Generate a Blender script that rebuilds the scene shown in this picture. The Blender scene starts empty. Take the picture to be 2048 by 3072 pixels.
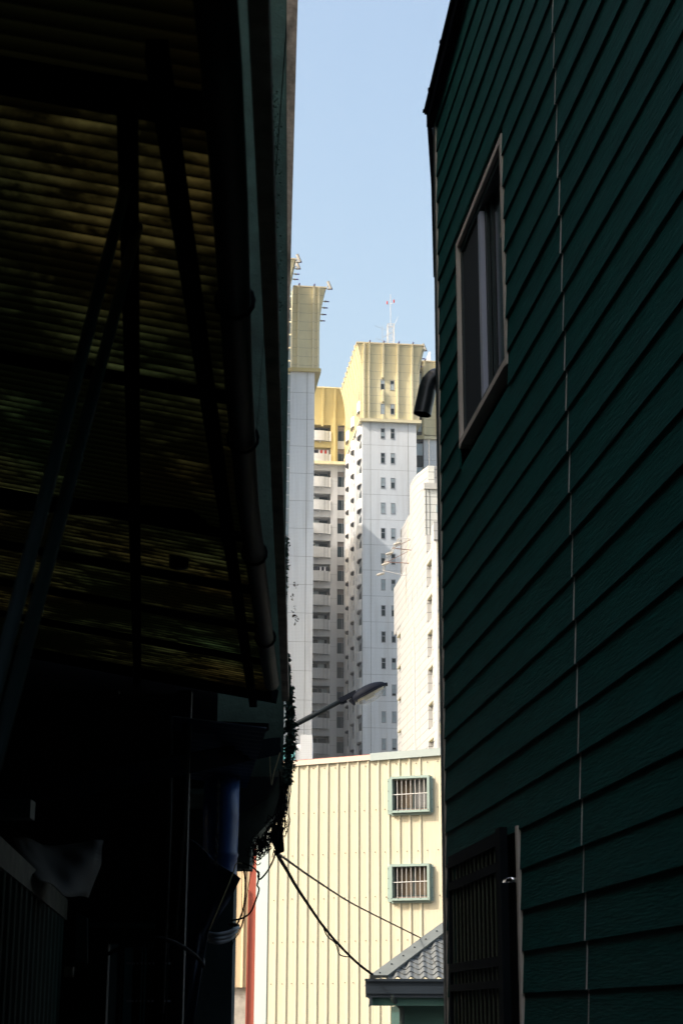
import bpy, bmesh, math, random
from mathutils import Vector, Matrix
random.seed(7)
rad = math.radians
scene = bpy.context.scene
COL = scene.collection

# ------------------------------------------------------------------ camera
CAM = Vector((0, 0, 1.6)); PITCH = rad(16.36); ROLL = .0032; FPX = 5147.0
_X = Vector((1, 0, 0)); _F = Vector((0, math.cos(PITCH), math.sin(PITCH))); _U = Vector((0, -math.sin(PITCH), math.cos(PITCH)))
_R = _X*math.cos(ROLL) + _U*math.sin(ROLL); _V = _U*math.cos(ROLL) - _X*math.sin(ROLL)
cd = bpy.data.cameras.new('camera'); cam = bpy.data.objects.new('camera', cd); COL.objects.link(cam)
cd.sensor_fit = 'VERTICAL'; cd.sensor_height = 36; cd.sensor_width = 24; cd.lens = FPX/3072*36
cd.clip_start = .1; cd.clip_end = 6000
cam.matrix_world = Matrix.Translation(CAM) @ Matrix((_R, _V, -_F)).transposed().to_4x4()
cd.dof.use_dof = True; cd.dof.focus_distance = 38; cd.dof.aperture_fstop = 8.0
scene.camera = cam

# ------------------------------------------------------------------ sky, sun, exposure
SUN_AZ, SUN_EL = rad(65.5), rad(41)           # azimuth from straight behind the camera towards its left
sd = Vector((-math.sin(SUN_AZ)*math.cos(SUN_EL), -math.cos(SUN_AZ)*math.cos(SUN_EL), math.sin(SUN_EL)))
w = bpy.data.worlds.new('World'); scene.world = w; w.use_nodes = True
nt = w.node_tree; sky = nt.nodes.new('ShaderNodeTexSky'); sky.sky_type = 'NISHITA'; sky.sun_disc = False
sky.sun_elevation = SUN_EL; sky.sun_rotation = math.atan2(sd.x, sd.y)
sky.air_density = 1.7; sky.dust_density = 7; sky.ozone_density = .9; sky.altitude = 20
bg = nt.nodes['Background']; bg.inputs['Strength'].default_value = .15
nt.links.new(sky.outputs[0], bg.inputs[0])
sl = bpy.data.lights.new('sun', 'SUN'); sl.energy = 2.4; sl.angle = rad(.5); sl.color = (1, .95, .88)
sun = bpy.data.objects.new('sun', sl); COL.objects.link(sun); sun.rotation_euler = (-sd).to_track_quat('-Z', 'Y').to_euler()
scene.view_settings.view_transform = 'Standard'; scene.view_settings.look = 'None'
scene.view_settings.exposure = 1.0; scene.view_settings.gamma = 1

# ------------------------------------------------------------------ measuring helpers
def ray(x, y): return _F + _R*((x-1024)/FPX) + _V*((1536-y)/FPX)
def P(x, y, d):
    r = ray(x, y); return CAM + r*(d/r.y)
def onplane(x, y, p, n):
    r = ray(x, y); return CAM + r*((p-CAM).dot(n)/r.dot(n))

# ------------------------------------------------------------------ materials
def mat(name, col, rough=.75, metal=0, var=.15, vs=3, st=(1, 1, 1), bump=0, bs=25, bst=(1, 1, 1), spec=.4,
        zl=None, xl=None, yl=None, lc=.45, tile=None, dirt=0, dirtc=(.1, .08, .06), dst=(1, 1, .12), ds=1.2, alpha=None, trans=0, tcol=None):
    m = bpy.data.materials.new(name); m.use_nodes = True; N = m.node_tree.nodes; L = m.node_tree.links
    b = N['Principled BSDF']; out = N['Material Output']
    b.inputs['Roughness'].default_value = rough; b.inputs['Metallic'].default_value = metal
    b.inputs['Specular IOR Level'].default_value = spec
    tc = N.new('ShaderNodeTexCoord')
    def noise(scale, s, detail=6):
        mp = N.new('ShaderNodeMapping'); mp.inputs['Scale'].default_value = s; L.new(tc.outputs['Object'], mp.inputs[0])
        n = N.new('ShaderNodeTexNoise'); n.inputs['Scale'].default_value = scale; n.inputs['Detail'].default_value = detail
        n.inputs['Roughness'].default_value = .6; L.new(mp.outputs[0], n.inputs['Vector']); return n.outputs['Fac']
    def mix(f, a, c, mode='MIX'):
        x = N.new('ShaderNodeMix'); x.data_type = 'RGBA'; x.blend_type = mode
        for k, v in ((0, f), (6, a), (7, c)):
            if hasattr(v, 'links'): L.new(v, x.inputs[k])
            elif isinstance(v, (int, float)): x.inputs[k].default_value = v
            else: x.inputs[k].default_value = (*v[:3], 1)
        return x.outputs[2]
    def M(op, a, c=None, d=None):
        x = N.new('ShaderNodeMath'); x.operation = op
        for k, v in enumerate((a, c, d)):
            if v is None: continue
            if hasattr(v, 'links'): L.new(v, x.inputs[k])
            else: x.inputs[k].default_value = v
        return x.outputs[0]
    lo = tuple(c*(1-var) for c in col); hi = tuple(min(1, c*(1+var)) for c in col)
    rp = N.new('ShaderNodeMapRange'); rp.inputs[1].default_value = .3; rp.inputs[2].default_value = .7; L.new(noise(vs, st), rp.inputs[0])
    c = mix(rp.outputs[0], lo, hi)
    sep = N.new('ShaderNodeSeparateXYZ'); L.new(tc.outputs['Object'], sep.inputs[0])
    if dirt:
        r2 = N.new('ShaderNodeMapRange'); r2.inputs[1].default_value = .48; r2.inputs[2].default_value = .78; L.new(noise(ds, dst, 8), r2.inputs[0])
        c = mix(M('MULTIPLY', r2.outputs[0], dirt), c, dirtc)
    lines = []
    for ax, spec_ in ((2, zl), (0, xl), (1, yl)):
        if not spec_: continue
        for (per, ph, wd) in spec_:
            fr = M('FRACT', M('DIVIDE', M('SUBTRACT', sep.outputs[ax], ph - wd/2), per))
            lines.append(M('LESS_THAN', fr, wd/per))
    for l in lines:
        c = mix(M('MULTIPLY', l, lc), c, tuple(v*.25 for v in col))
    if tile:
        ts, tf = tile
        for ax in (0, 1, 2):
            fr = M('FRACT', M('DIVIDE', sep.outputs[ax], ts)); c = mix(M('MULTIPLY', M('LESS_THAN', fr, .16), tf), c, tuple(v*.45 for v in col))
    L.new(c, b.inputs['Base Color'])
    if bump:
        bn = N.new('ShaderNodeBump'); bn.inputs['Strength'].default_value = bump; bn.inputs['Distance'].default_value = .02
        L.new(noise(bs, bst, 8), bn.inputs['Height']); L.new(bn.outputs[0], b.inputs['Normal'])
    if alpha is not None: b.inputs['Alpha'].default_value = alpha
    if trans: b.inputs['Transmission Weight'].default_value = trans; b.inputs['IOR'].default_value = 1.3
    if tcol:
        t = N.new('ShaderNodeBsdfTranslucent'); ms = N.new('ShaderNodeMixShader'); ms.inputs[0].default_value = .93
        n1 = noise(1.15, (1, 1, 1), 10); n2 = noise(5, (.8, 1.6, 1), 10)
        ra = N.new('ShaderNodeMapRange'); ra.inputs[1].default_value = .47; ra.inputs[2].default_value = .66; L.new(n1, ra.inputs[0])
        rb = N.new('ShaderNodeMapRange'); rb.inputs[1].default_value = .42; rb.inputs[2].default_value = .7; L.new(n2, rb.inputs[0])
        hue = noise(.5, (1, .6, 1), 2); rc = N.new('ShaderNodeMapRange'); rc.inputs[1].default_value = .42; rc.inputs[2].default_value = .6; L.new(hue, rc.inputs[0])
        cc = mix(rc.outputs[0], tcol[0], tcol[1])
        gr = M('MULTIPLY_ADD', M('SINE', M('MULTIPLY', sep.outputs[1], 2*math.pi/.076)), .5, .5)  # stripes painted in place of light and shade on the corrugation
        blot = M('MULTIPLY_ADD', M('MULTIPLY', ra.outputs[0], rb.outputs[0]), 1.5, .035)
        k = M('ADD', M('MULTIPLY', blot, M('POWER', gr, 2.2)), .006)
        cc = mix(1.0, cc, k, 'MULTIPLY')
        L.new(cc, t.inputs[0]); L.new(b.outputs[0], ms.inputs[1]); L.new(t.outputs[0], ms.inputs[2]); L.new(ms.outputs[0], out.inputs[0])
    return m

MT = {}
def reg(k, *a, **kw): MT[k] = mat(k, *a, **kw)
reg('asphalt', (.05, .05, .05), .9, var=.25, vs=2, bump=.3)
reg('siding', (.0055, .078, .068), .75, dirt=.35, dirtc=(.004,.05,.05), dst=(1,.6,.25), ds=1.1, var=.28, vs=5, st=(1, .5, 12), bump=.55, bs=7, bst=(1, 1.1, 14), spec=.08)
reg('trim', (.66, .58, .50), .6, var=.1, spec=.3)
reg('caulk', (.62, .58, .54), .7, var=.25, vs=8)
reg('dark_trim', (.03, .045, .045), .5, var=.1)
reg('black_metal', (.004, .005, .007), .95, var=.2, spec=.0)
reg('dark_steel', (.006, .010, .013), .8, spec=.1, var=.3, vs=5)
reg('dark_glass', (.006, .012, .018), .12, var=.1, spec=.5)
reg('screen_mesh', (.02, .027, .032), .9, var=.06)
reg('aluminium', (.50, .53, .64), .35, .0, var=.05)
reg('curtain', (.42, .37, .28), .9, var=.1, vs=8, st=(6, 6, 1))
reg('duct', (.012, .016, .018), .33, var=.1, spec=.6)
reg('chrome', (.8, .8, .8), .15, 1, var=.02)
reg('bar_paint', (.07, .085, .055), .5, var=.15)
reg('door_panel', (.003, .005, .007), .8, spec=.05, var=.2)
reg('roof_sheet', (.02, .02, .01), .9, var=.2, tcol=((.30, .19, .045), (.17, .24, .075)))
reg('pvc', (.008, .012, .013), .6, var=.3, vs=6, spec=.12)
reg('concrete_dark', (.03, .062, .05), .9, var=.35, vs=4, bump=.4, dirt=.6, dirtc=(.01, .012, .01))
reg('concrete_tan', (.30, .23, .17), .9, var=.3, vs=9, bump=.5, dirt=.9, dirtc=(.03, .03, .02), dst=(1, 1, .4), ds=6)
reg('concrete_under', (.085, .10, .075), .9, var=.3, vs=5, bump=.3)
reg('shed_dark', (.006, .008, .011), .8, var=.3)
reg('blue_sheet', (.012, .04, .09), .4, var=.3, vs=8)
reg('drum_blue', (.010, .05, .19), .4, var=.2, vs=3)
reg('tarp', (.006, .018, .05), .6, var=.3, vs=5, bump=.5)
reg('tarp_teal', (.012, .036, .045), .8, var=.3, vs=2, bump=.6, bs=5)
reg('fence_green', (.008, .030, .025), .8, spec=.1, var=.3, dirt=.25, dirtc=(.08, .07, .03))
reg('rusty_cap', (.06, .06, .04), .8, var=.6, vs=9)
reg('pale_board', (.035, .06, .07), .7, var=.15)
reg('pane_blue', (.10, .30, .38), .3, var=.15)
reg('rope', (.42, .36, .20), .8, var=.2)
reg('hose', (.17, .18, .20), .5, var=.2, vs=20)
reg('cable', (.006, .006, .008), .9, spec=.05, var=.2)
reg('cable_brown', (.06, .035, .02), .7, var=.2)
reg('leaf', (.02, .06, .042), .6, var=.5, vs=30)
reg('dry_leaf', (.05, .03, .02), .8, var=.4, vs=30)
reg('cream_sheet', (.53, .49, .37), .45, var=.05, vs=5, st=(9, 1, .25), dirt=.28, dirtc=(.46, .38, .24), dst=(6, 1, .15), ds=2.2, spec=.3)
reg('cream_rusty', (.68, .55, .36), .5, var=.05, vs=5, st=(9, 1, .25), dirt=.6, dirtc=(.55, .30, .10), dst=(9, 1, .25), ds=2.6)
reg('cream_cap', (.56, .49, .40), .45, var=.05)
reg('mint_cap', (.33, .38, .37), .45, var=.04)
reg('mint_strip', (.43, .50, .48), .4, var=.05, st=(1, 1, .3), vs=2)
reg('screw', (.05, .03, .02), .6, var=.3)
reg('green_frame', (.25, .33, .30), .45, var=.05)
reg('brown_sill', (.18, .13, .11), .6, var=.2, vs=20)
reg('brown_curtain', (.10, .075, .05), .8, var=.2, vs=30, st=(3, 1, .5))
reg('grey_mesh', (.15, .15, .15), .8, var=.4, vs=60)
reg('grille', (.62, .60, .58), .4, var=.05)
reg('red_metal', (.36, .085, .055), .45, var=.07, vs=2)
reg('plinth', (.45, .42, .37), .9, var=.2, vs=6, bump=.2, dirt=.4, dirtc=(.25, .22, .17), dst=(1, 1, 1), ds=5)
reg('tile_grey', (.13, .14, .142), .5, var=.1, vs=8, dirt=.4, dirtc=(.08, .08, .07), dst=(1, 1, 1), ds=9)
reg('flashing', (.14, .155, .15), .5, var=.08, vs=5, dirt=.3, dirtc=(.1, .1, .09), dst=(1, 1, 1), ds=7)
reg('house_wall', (.03, .085, .075), .7, var=.08)
reg('house_dark', (.012, .02, .03), .6, var=.1)
reg('lamp_body', (.006, .008, .014), .6, var=.1, spec=.06)
reg('lamp_pole', (.010, .014, .016), .6, spec=.2, var=.15)
reg('lamp_lens', (.85, .85, .8), .08, var=.02, alpha=.3, spec=.8)
reg('reflector', (.75, .7, .55), .3, .6, var=.1)
WT = dict(rough=.5, var=.05, vs=.5, st=(1, 1, .15), dirt=.4, dirtc=(.36, .33, .30), dst=(1.6, 1.6, .1), ds=.9, tile=(.155, .36), lc=.6)
reg('white_tile', (.73, .75, .77), zl=[(3.1, 64.18, .06)], **WT)
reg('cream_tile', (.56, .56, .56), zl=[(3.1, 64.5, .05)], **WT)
reg('yellow_panel', (.66, .59, .37), .5, var=.05, vs=.7, zl=[(1.03, 70.5, .045)], lc=.5, dirt=.4, dirtc=(.42, .36, .22), dst=(1, 1, .2))
reg('yellow_rib', (.70, .62, .40), .5, var=.04, zl=[(1.03, 70.5, .05)], lc=.35)
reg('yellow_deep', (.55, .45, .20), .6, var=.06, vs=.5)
reg('rim', (.50, .43, .29), .6, var=.15, vs=1)
reg('tower_glass', (.010, .026, .034), .3, var=.5, vs=.8, spec=.15)
reg('tower_pane_pale', (.30, .36, .39), .3, var=.25, vs=2.5, st=(3, 1, .5))
reg('tower_frame', (.30, .31, .33), .5, var=.05)
reg('louvre', (.20, .17, .15), .6, var=.1, zl=[(.17, 0, .06)], lc=.7)
reg('balcony_white', (.66, .66, .65), .5, var=.03, zl=[(.17, 0, .05)], xl=[(.17, 0, .05)], yl=[(.17, 0, .05)], lc=.30)
reg('balcony_side', (.72, .71, .69), .5, var=.04)
reg('recess', (.18, .175, .17), .8, var=.15, tile=(.155, .2))
reg('glass_strip', (.35, .43, .46), .2, var=.15, vs=.5, spec=.6)
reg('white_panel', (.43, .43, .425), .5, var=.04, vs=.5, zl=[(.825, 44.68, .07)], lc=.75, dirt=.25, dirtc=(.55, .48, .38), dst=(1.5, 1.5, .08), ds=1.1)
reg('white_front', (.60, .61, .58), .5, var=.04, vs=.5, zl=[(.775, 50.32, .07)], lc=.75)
reg('white_plain', (.48, .475, .45), .5, var=.05, dirt=.15)
reg('soffit', (.55, .50, .32), .7, var=.1)
reg('teal_glass', (.12, .42, .44), .2, var=.15, spec=.5)
reg('joint_dark', (.10, .10, .08), .8)
reg('white_metal', (.52, .53, .55), .5, var=.05)
reg('rust_bar', (.25, .15, .12), .7, var=.2)
reg('lamp_beige', (.34, .325, .29), .5, var=.15)
reg('red', (.5, .03, .02), .5); reg('violet', (.10, .05, .25), .4)
reg('cloth_red', (.55, .04, .03), .9); reg('cloth_dark', (.02, .02, .04), .9); reg('cloth_white', (.7, .7, .72), .9)
reg('ac_white', (.65, .64, .6), .6)

# ------------------------------------------------------------------ mesh helpers
class MB:
    def __init__(s): s.v = []; s.f = []; s.m = []; s.mats = []; s.cur = 0
    def use(s, k):
        if k not in s.mats: s.mats.append(k)
        s.cur = s.mats.index(k); return s
    def add(s, vs, fs):
        n = len(s.v); s.v += [tuple(v) for v in vs]
        for f in fs: s.f.append([n+i for i in f]); s.m.append(s.cur)
        return s
    def box(s, x0, x1, y0, y1, z0, z1):
        return s.add([(x0,y0,z0),(x1,y0,z0),(x1,y1,z0),(x0,y1,z0),(x0,y0,z1),(x1,y0,z1),(x1,y1,z1),(x0,y1,z1)],
                     [(0,3,2,1),(4,5,6,7),(0,1,5,4),(1,2,6,5),(2,3,7,6),(3,0,4,7)])
    def hexa(s, a, b):      # two quads (lists of four points), joined
        return s.add(list(a)+list(b), [(0,1,2,3),(7,6,5,4),(0,4,5,1),(1,5,6,2),(2,6,7,3),(3,7,4,0)])
    def bar(s, p, q, wx, wy, up=(0,0,1)):
        p = Vector(p); q = Vector(q); d = (q-p).normalized(); u = Vector(up)
        if abs(d.dot(u)) > .95: u = Vector((1,0,0))
        a = d.cross(u).normalized()*wx/2; b = a.cross(d).normalized()*wy/2
        return s.hexa([p-a-b, p+a-b, p+a+b, p-a+b], [q-a-b, q+a-b, q+a+b, q-a+b])
    def tube(s, pts, r, n=8, cap=True):
        pts = [Vector(p) for p in pts]; rr = r if isinstance(r, (list, tuple)) else [r]*len(pts)
        vs = []; fs = []; prev = None
        for i, p in enumerate(pts):
            d = (pts[min(i+1, len(pts)-1)] - pts[max(i-1, 0)]).normalized()
            if prev is None:
                a = d.cross(Vector((0,0,1)));
                if a.length < .1: a = d.cross(Vector((1,0,0)))
            else: a = prev - d*prev.dot(d)
            a.normalize(); prev = a; b = d.cross(a)
            for k in range(n):
                t = 2*math.pi*k/n; vs.append(p + (a*math.cos(t)+b*math.sin(t))*rr[i])
        for i in range(len(pts)-1):
            for k in range(n): fs.append((i*n+k, i*n+(k+1)%n, (i+1)*n+(k+1)%n, (i+1)*n+k))
        if cap: fs.append(tuple(range(n))[::-1]); fs.append(tuple((len(pts)-1)*n+k for k in range(n)))
        return s.add(vs, fs)
    def prism(s, poly, d):   # polygon of 3-D points extruded by vector d
        d = Vector(d); n = len(poly); a = [Vector(p) for p in poly]; b = [p+d for p in a]
        return s.add(a+b, [tuple(range(n)), tuple(range(2*n-1, n-1, -1))] + [(i, i+n, (i+1)%n+n, (i+1)%n) for i in range(n)])
    def build(s, name, m, parent=None, smooth=False, off=None, **props):
        if isinstance(m, str) and not s.mats: s.mats = [m]
        o0 = Vector(off) if off is not None else (Vector(parent['off']) if parent is not None and 'off' in parent else Vector((0,0,0)))
        me = bpy.data.meshes.new(name); me.from_pydata([Vector(v)-o0 for v in s.v], [], s.f)
        for k in s.mats: me.materials.append(MT[k])
        for i, p in enumerate(me.polygons): p.material_index = s.m[i] if s.m[i] < len(s.mats) else 0; p.use_smooth = smooth
        bm = bmesh.new(); bm.from_mesh(me); bmesh.ops.recalc_face_normals(bm, faces=bm.faces); bm.to_mesh(me); bm.free()
        o = bpy.data.objects.new(name, me); COL.objects.link(o)
        if parent is not None:
            o.parent = parent; o['off'] = tuple(o0)
        for k, v in props.items(): o[k] = v
        return o
def thing(name, label, cat, base=(0,0,0), frame=None, group=None):
    """Empty at the thing's base. frame = (origin, yaw); base is given in that frame; part meshes too."""
    o = bpy.data.objects.new(name, None); COL.objects.link(o); o.empty_display_size = .2
    org, yaw = frame if frame else (Vector((0,0,0)), 0)
    c, s_ = math.cos(yaw), math.sin(yaw); b = Vector(base)
    o.location = (org.x + c*b.x - s_*b.y, org.y + s_*b.x + c*b.y, b.z + org.z); o.rotation_euler = (0, 0, yaw)
    o['label'] = label; o['category'] = cat; o['off'] = tuple(b)
    if group: o['group'] = group
    return o
def solo(o, label, cat, group=None, kind=None):
    o['label'] = label; o['category'] = cat
    if group: o['group'] = group
    if kind: o['kind'] = kind
    return o
def frame_px(frame, x, y, axis, val):
    """point seen at pixel (x, y) on the frame's plane axis=val, in frame coordinates"""
    org, yaw = frame; c, s_ = math.cos(yaw), math.sin(yaw)
    ex = Vector((c, s_, 0)); ey = Vector((-s_, c, 0)); ez = Vector((0,0,1)); e = (ex, ey, ez)[axis]
    q = onplane(x, y, org + e*val, e) - org
    return Vector((q.dot(ex), q.dot(ey), q.z))

# ================================================================== SETTING
g = MB().add([(-500,-300,0),(500,-300,0),(500,900,0),(-500,900,0)], [(0,1,2,3)]).build('ground', 'asphalt'); g['kind'] = 'structure'

# ================================================================== GREEN CLAD BUILDING (right)
GF = (Vector((0,0,0)), rad(6.26)); WX = 1.88
G = thing('clad_building', 'tall dark green building with overlapping wood-grain boards, its wall filling the right side', 'building', (WX, 10.9, 0), GF)
sd_ = MB(); js = MB()
def board(y0, y1, z0, z1, i=0):
    j = random.uniform(-.002, .002)
    a = [(WX-.021+j,y0,z0),(WX-.008,y0,z0),(WX-.002,y0,z1),(WX-.009+j*.5,y0,z1)]
    b = [(v[0], y1, v[2]) for v in a]; sd_.hexa(a, b)
z = -.09
while z < 9.6:
    z1 = z + .2
    segs = [(-11, 7.376), (7.384, 10.87)]
    out = []
    for a, b in segs:
        for (h0, h1, y0, y1) in ((5.02, 6.46, 8.66, 10.15), (-1, 2.53, 8.69, 10.62)):
            pass
        cur = [(a, b)]
        for (h0, h1, y0, y1) in ((5.04, 6.45, 8.66, 10.15), (-1, 2.53, 8.69, 10.62)):
            if z1 > h0+.02 and z < h1-.02:
                nx = []
                for c, d in cur:
                    if y0 > c and y0 < d: nx += [(c, y0), (y1, d)] if y1 < d else [(c, y0)]
                    else: nx.append((c, d))
                cur = nx
        out += cur
    lim = 10.87 if z < 7.7 else 10.93-(z-7.74)/.155
    for a, b in out:
        if a < lim: board(a, min(b, lim), z, z1 + .010)
    js.hexa([(WX-.0235,7.376,z),(WX-.0235,7.384,z),(WX-.012,7.384,z),(WX-.012,7.376,z)], [(WX-.012,7.376,z1),(WX-.012,7.384,z1),(WX-.002,7.384,z1),(WX-.002,7.376,z1)])
    z = z1
sd_.build('siding', 'siding', G)
js.build('joint_strip', 'caulk', G)
sh = MB(); sh.box(WX-.001, 7, -11, -10.9, 0, 11); sh.box(6.9, 7, -10.9, 11, 0, 7.8); sh.box(WX+.03, 6.9, 10.92, 11.0, 0, 7.9)
sh.box(WX+.6, WX+.7, -10.9, 10.9, 0, 7.8)
sh.build('inner_wall', 'shed_dark', G)
MB().box(WX-.019, WX+.02, 10.87, 10.915, 0, 7.80).build('corner_trim', 'trim', G)
MB().box(WX-.022, WX+.03, 10.93, 11.0, 0, 7.8).build('corner_post', 'dark_trim', G)
def rake(y): return 7.86+.155*(10.9-y)
gm = MB()
for b0, b1, h0, h1 in ((WX-.07, WX-.012, -.10, .03), (WX-.085, WX-.07, .0, .04)):
    gm.hexa([(b0,10.96,rake(10.96)+h0),(b1,10.96,rake(10.96)+h0),(b1,10.96,rake(10.96)+h1),(b0,10.96,rake(10.96)+h1)], [(b0,-11,rake(-11)+h0),(b1,-11,rake(-11)+h0),(b1,-11,rake(-11)+h1),(b0,-11,rake(-11)+h1)])
gm.tube([(WX-.045, 10.98, 7.78), (WX-.02, 10.99, 7.3), (WX-.01, 11.0, 6.6)], .018)
for yy in (10.94, 10.2, 10.7): gm.box(WX-.098, WX-.085, yy, yy+.02, rake(yy)+.01, rake(yy)+.03)
gm.build('eave_gutter', 'black_metal', G)
MB().hexa([(WX-.085,-11,rake(-11)+.041),(7,-11,rake(-11)+.041),(7,-11,rake(-11)+.09),(WX-.085,-11,rake(-11)+.06)], [(WX-.085,11.0,rake(11)+.041),(7,11.0,rake(11)+.041),(7,11.0,rake(11)+.09),(WX-.085,11.0,rake(11)+.06)]).build('roof', 'black_metal', G)
# window
wf = MB()
for a in ((8.66, 8.71, 5.04, 6.45), (10.10, 10.15, 5.04, 6.45), (8.71, 10.10, 6.41, 6.45), (8.71, 10.10, 5.05, 5.09)):
    wf.box(WX-.022, WX+.05, *a)
wn = wf.build('window', 'trim', G)
fr = MB(); fr.box(WX+.0, WX+.09, 8.712, 8.75, 5.10, 6.41); fr.box(WX+.0, WX+.09, 10.06, 10.098, 5.10, 6.41); fr.box(WX+.0, WX+.09, 8.75, 10.06, 6.36, 6.408); fr.box(WX+.0, WX+.09, 8.75, 10.06, 5.102, 5.14)
fr.build('frame', 'dark_trim', wn)
MB().box(WX+.0, WX+.03, 9.43, 9.50, 5.14, 6.34).build('meeting_rail', 'aluminium', wn)
MB().box(WX+.012, WX+.02, 9.50, 10.06, 5.14, 6.34).build('screen', 'screen_mesh', wn)
MB().box(WX+.055, WX+.062, 8.75, 9.43, 5.14, 6.36).build('pane', 'dark_glass', wn)
sa = MB(); sa.box(WX+.045, WX+.075, 9.28, 9.33, 5.14, 6.36); sa.box(WX+.03, WX+.05, 9.38, 9.42, 5.14, 6.36)
sa.build('sash', 'dark_trim', wn)
cu = MB(); cu.box(WX+.035, WX+.04, 8.76, 8.97, 5.98, 6.24); cu.box(WX+.025, WX+.034, 8.84, 8.855, 5.90, 6.30); cu.box(WX+.025, WX+.034, 8.93, 8.94, 5.95, 6.26); cu.box(WX+.024, WX+.034, 8.76, 8.96, 5.94, 5.965)
cu.build('blind', 'curtain', wn)
# door opening and security gate
dr = MB(); dr.box(WX-.032, WX+.04, 8.66, 8.70, 0, 2.53); td = dr.build('door', 'trim', G)
MB().box(WX+.05, WX+.1, 8.70, 10.62, 0, 2.56).build('leaf', 'door_panel', td)
hd = MB(); hd.tube([(WX-.02, 8.70, 2.26), (WX-.07, 8.70, 2.262)], .014, 10); hd.tube([(WX-.065, 8.70, 2.262), (WX-.065, 8.83, 2.262)], .011, 10)
hd.build('handle', 'chrome', td, smooth=True)
ga = MB(); GX = WX-.045
ga.box(GX-.02, GX+.02, 8.93, 9.05, 0, 2.55); ga.box(GX-.012, GX+.012, 10.55, 10.6, 0, 2.5)
for zz, hh in ((2.50, .07), (2.355, .05), (1.875, .05), (1.76, .04)): ga.box(GX-.014, GX+.014, 9.05, 10.56, zz-hh/2, zz+hh/2)
ga.box(GX-.004, GX+.004, 9.05, 10.56, .1, .9)
gt = ga.build('security_gate', 'dark_steel', td)
for i in range(12):
    MB().tube([(GX, 9.17+i*.118, .9), (GX, 9.17+i*.118, 2.47)], .006, 6).build('bar', 'bar_paint', gt)
# exhaust duct
pts = [P(x, y, 11.25) for x, y in ((1345,1133),(1322,1127),(1303,1132),(1289,1147),(1281,1168),(1276,1195),(1270,1222),(1266,1243))]
dense = []
for i in range(len(pts)-1):
    for k in range(7): dense.append(pts[i].lerp(pts[i+1], k/7))
dense.append(pts[-1])
rr = [.061 + (.0022 if i % 2 else 0) for i in range(len(dense))]
c_, s__ = math.cos(rad(6.26)), math.sin(rad(6.26))
def toG(p): return Vector((c_*p.x + s__*p.y, -s__*p.x + c_*p.y, p.z))
dm = MB(); dm.tube([toG(p) for p in dense], rr, 28, cap=False)
du = dm.build('exhaust_duct', 'duct', G, smooth=True)
MB().tube([toG(p) for p in dense], .054, 20, cap=False).build('duct_liner', 'black_metal', du, smooth=True)

# ================================================================== LEFT: rear building, canopy and its junk
B = thing('alley_building', 'tall weathered concrete building at left whose corner hangs over the alley', 'building', (-.4, 13, 0))
bw = MB(); bw.box(-9, -4.7, -14, 13.0, 0, 16.5); bw.box(-9, 6.8, -14.4, -14, 0, 10); bw.build('wall', 'concrete_dark', B)  # unseen tall block and rear wall added to keep the alley dark
e = [P(850,2330,13), P(856,1700,13), P(866,1000,13), P(893,0,13)]
top = P(900,-500,13)
poly = [(-4.7,13,3.2), (P(690,2400,13).x,13,3.2), *e, top, (top.x,13,11.5), (-4.7,13,11.5)]
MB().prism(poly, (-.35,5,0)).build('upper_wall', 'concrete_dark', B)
st = [P(860,-60,12.99), P(896,-60,12.99), P(893,0,12.99), P(874,700,12.99), P(866,1050,12.99), P(862,1050,12.99), P(862,800,12.99), P(860,300,12.99)]
MB().prism(st, (0,.02,0)).build('corner_render', 'concrete_tan', B)
lg = [P(700,2385,12.95), P(856,2300,12.95), P(858,2405,12.95), P(852,2420,12.95), P(758,2518,12.95), P(753,2540,12.95), P(748,2606,12.95), P(700,2606,12.95)]
MB().prism(lg, (-.02,.9,.05)).build('ledge', 'concrete_under', B)
MB().prism([P(700,2330,12.9), P(835,2330,12.9), P(800,2395,12.9), P(720,2440,12.9), P(700,2460,12.9)], (0,.05,0)).build('ledge_beam', 'shed_dark', B)
MB().box(-4.7, P(697,2900,14).x, 14, 14.4, 0, 3.6).build('lower_wall', 'tarp_teal', B)

LF = (Vector((0,0,0)), rad(1.346)); EX = -.215; EZ = 3.9; SL = .18
def cz(x): return EZ - SL*(x-EX)
K = thing('canopy', 'dark lean-to roof of grimy translucent corrugated sheets seen from underneath', 'canopy', (-2.4, 7, 0), LF)
rs = MB(); n = int((12.62-1.2)/.0095); vs = []; fs = []
for i in range(n+1):
    y = 1.2 + i*.0095; dz = .010*math.sin(2*math.pi*y/.076)
    for x in (EX, -1.3, -2.6, -4.69): vs.append((x, y, cz(x)+dz))
for i in range(n):
    for k in range(3): a = i*4+k; fs.append((a, a+1, a+5, a+4))
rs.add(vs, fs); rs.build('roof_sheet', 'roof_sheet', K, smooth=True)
def cpt(x, y, drop):   # point under the roof slope at pixel
    e0 = Vector((EX,0,EZ-drop)); cc, ss = math.cos(LF[1]), math.sin(LF[1])
    k = Vector((cc,ss,0)); l = Vector((-ss,cc,0)); nn = (k - Vector((0,0,SL))).cross(l)
    q = onplane(x, y, k*EX + Vector((0,0,EZ-drop)), nn); return Vector((q.dot(k), q.dot(l), q.z))
for a, b, wd in (((383,330),(413,2050),.055), ((470,150),(760,2110),.055)):
    MB().bar(cpt(*a,.07), cpt(*b,.07), wd, .06).build('rafter', 'black_metal', K)
for yy, h in ((1.6,.1),(2.9,.05),(4.02,.13),(6.2,.03),(8.2,.035),(9.3,.03),(10.3,.03),(11.3,.03)):
    MB().bar((EX,yy,cz(EX)-.04), (-4.6,yy,cz(-4.6)-.04), h, .045).build('purlin', 'black_metal', K)
MB().bar((EX+.04,12.62,cz(EX)-.03), (-4.6,12.62,cz(-4.6)-.03), .08, .09).build('end_beam', 'black_metal', K)
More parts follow.
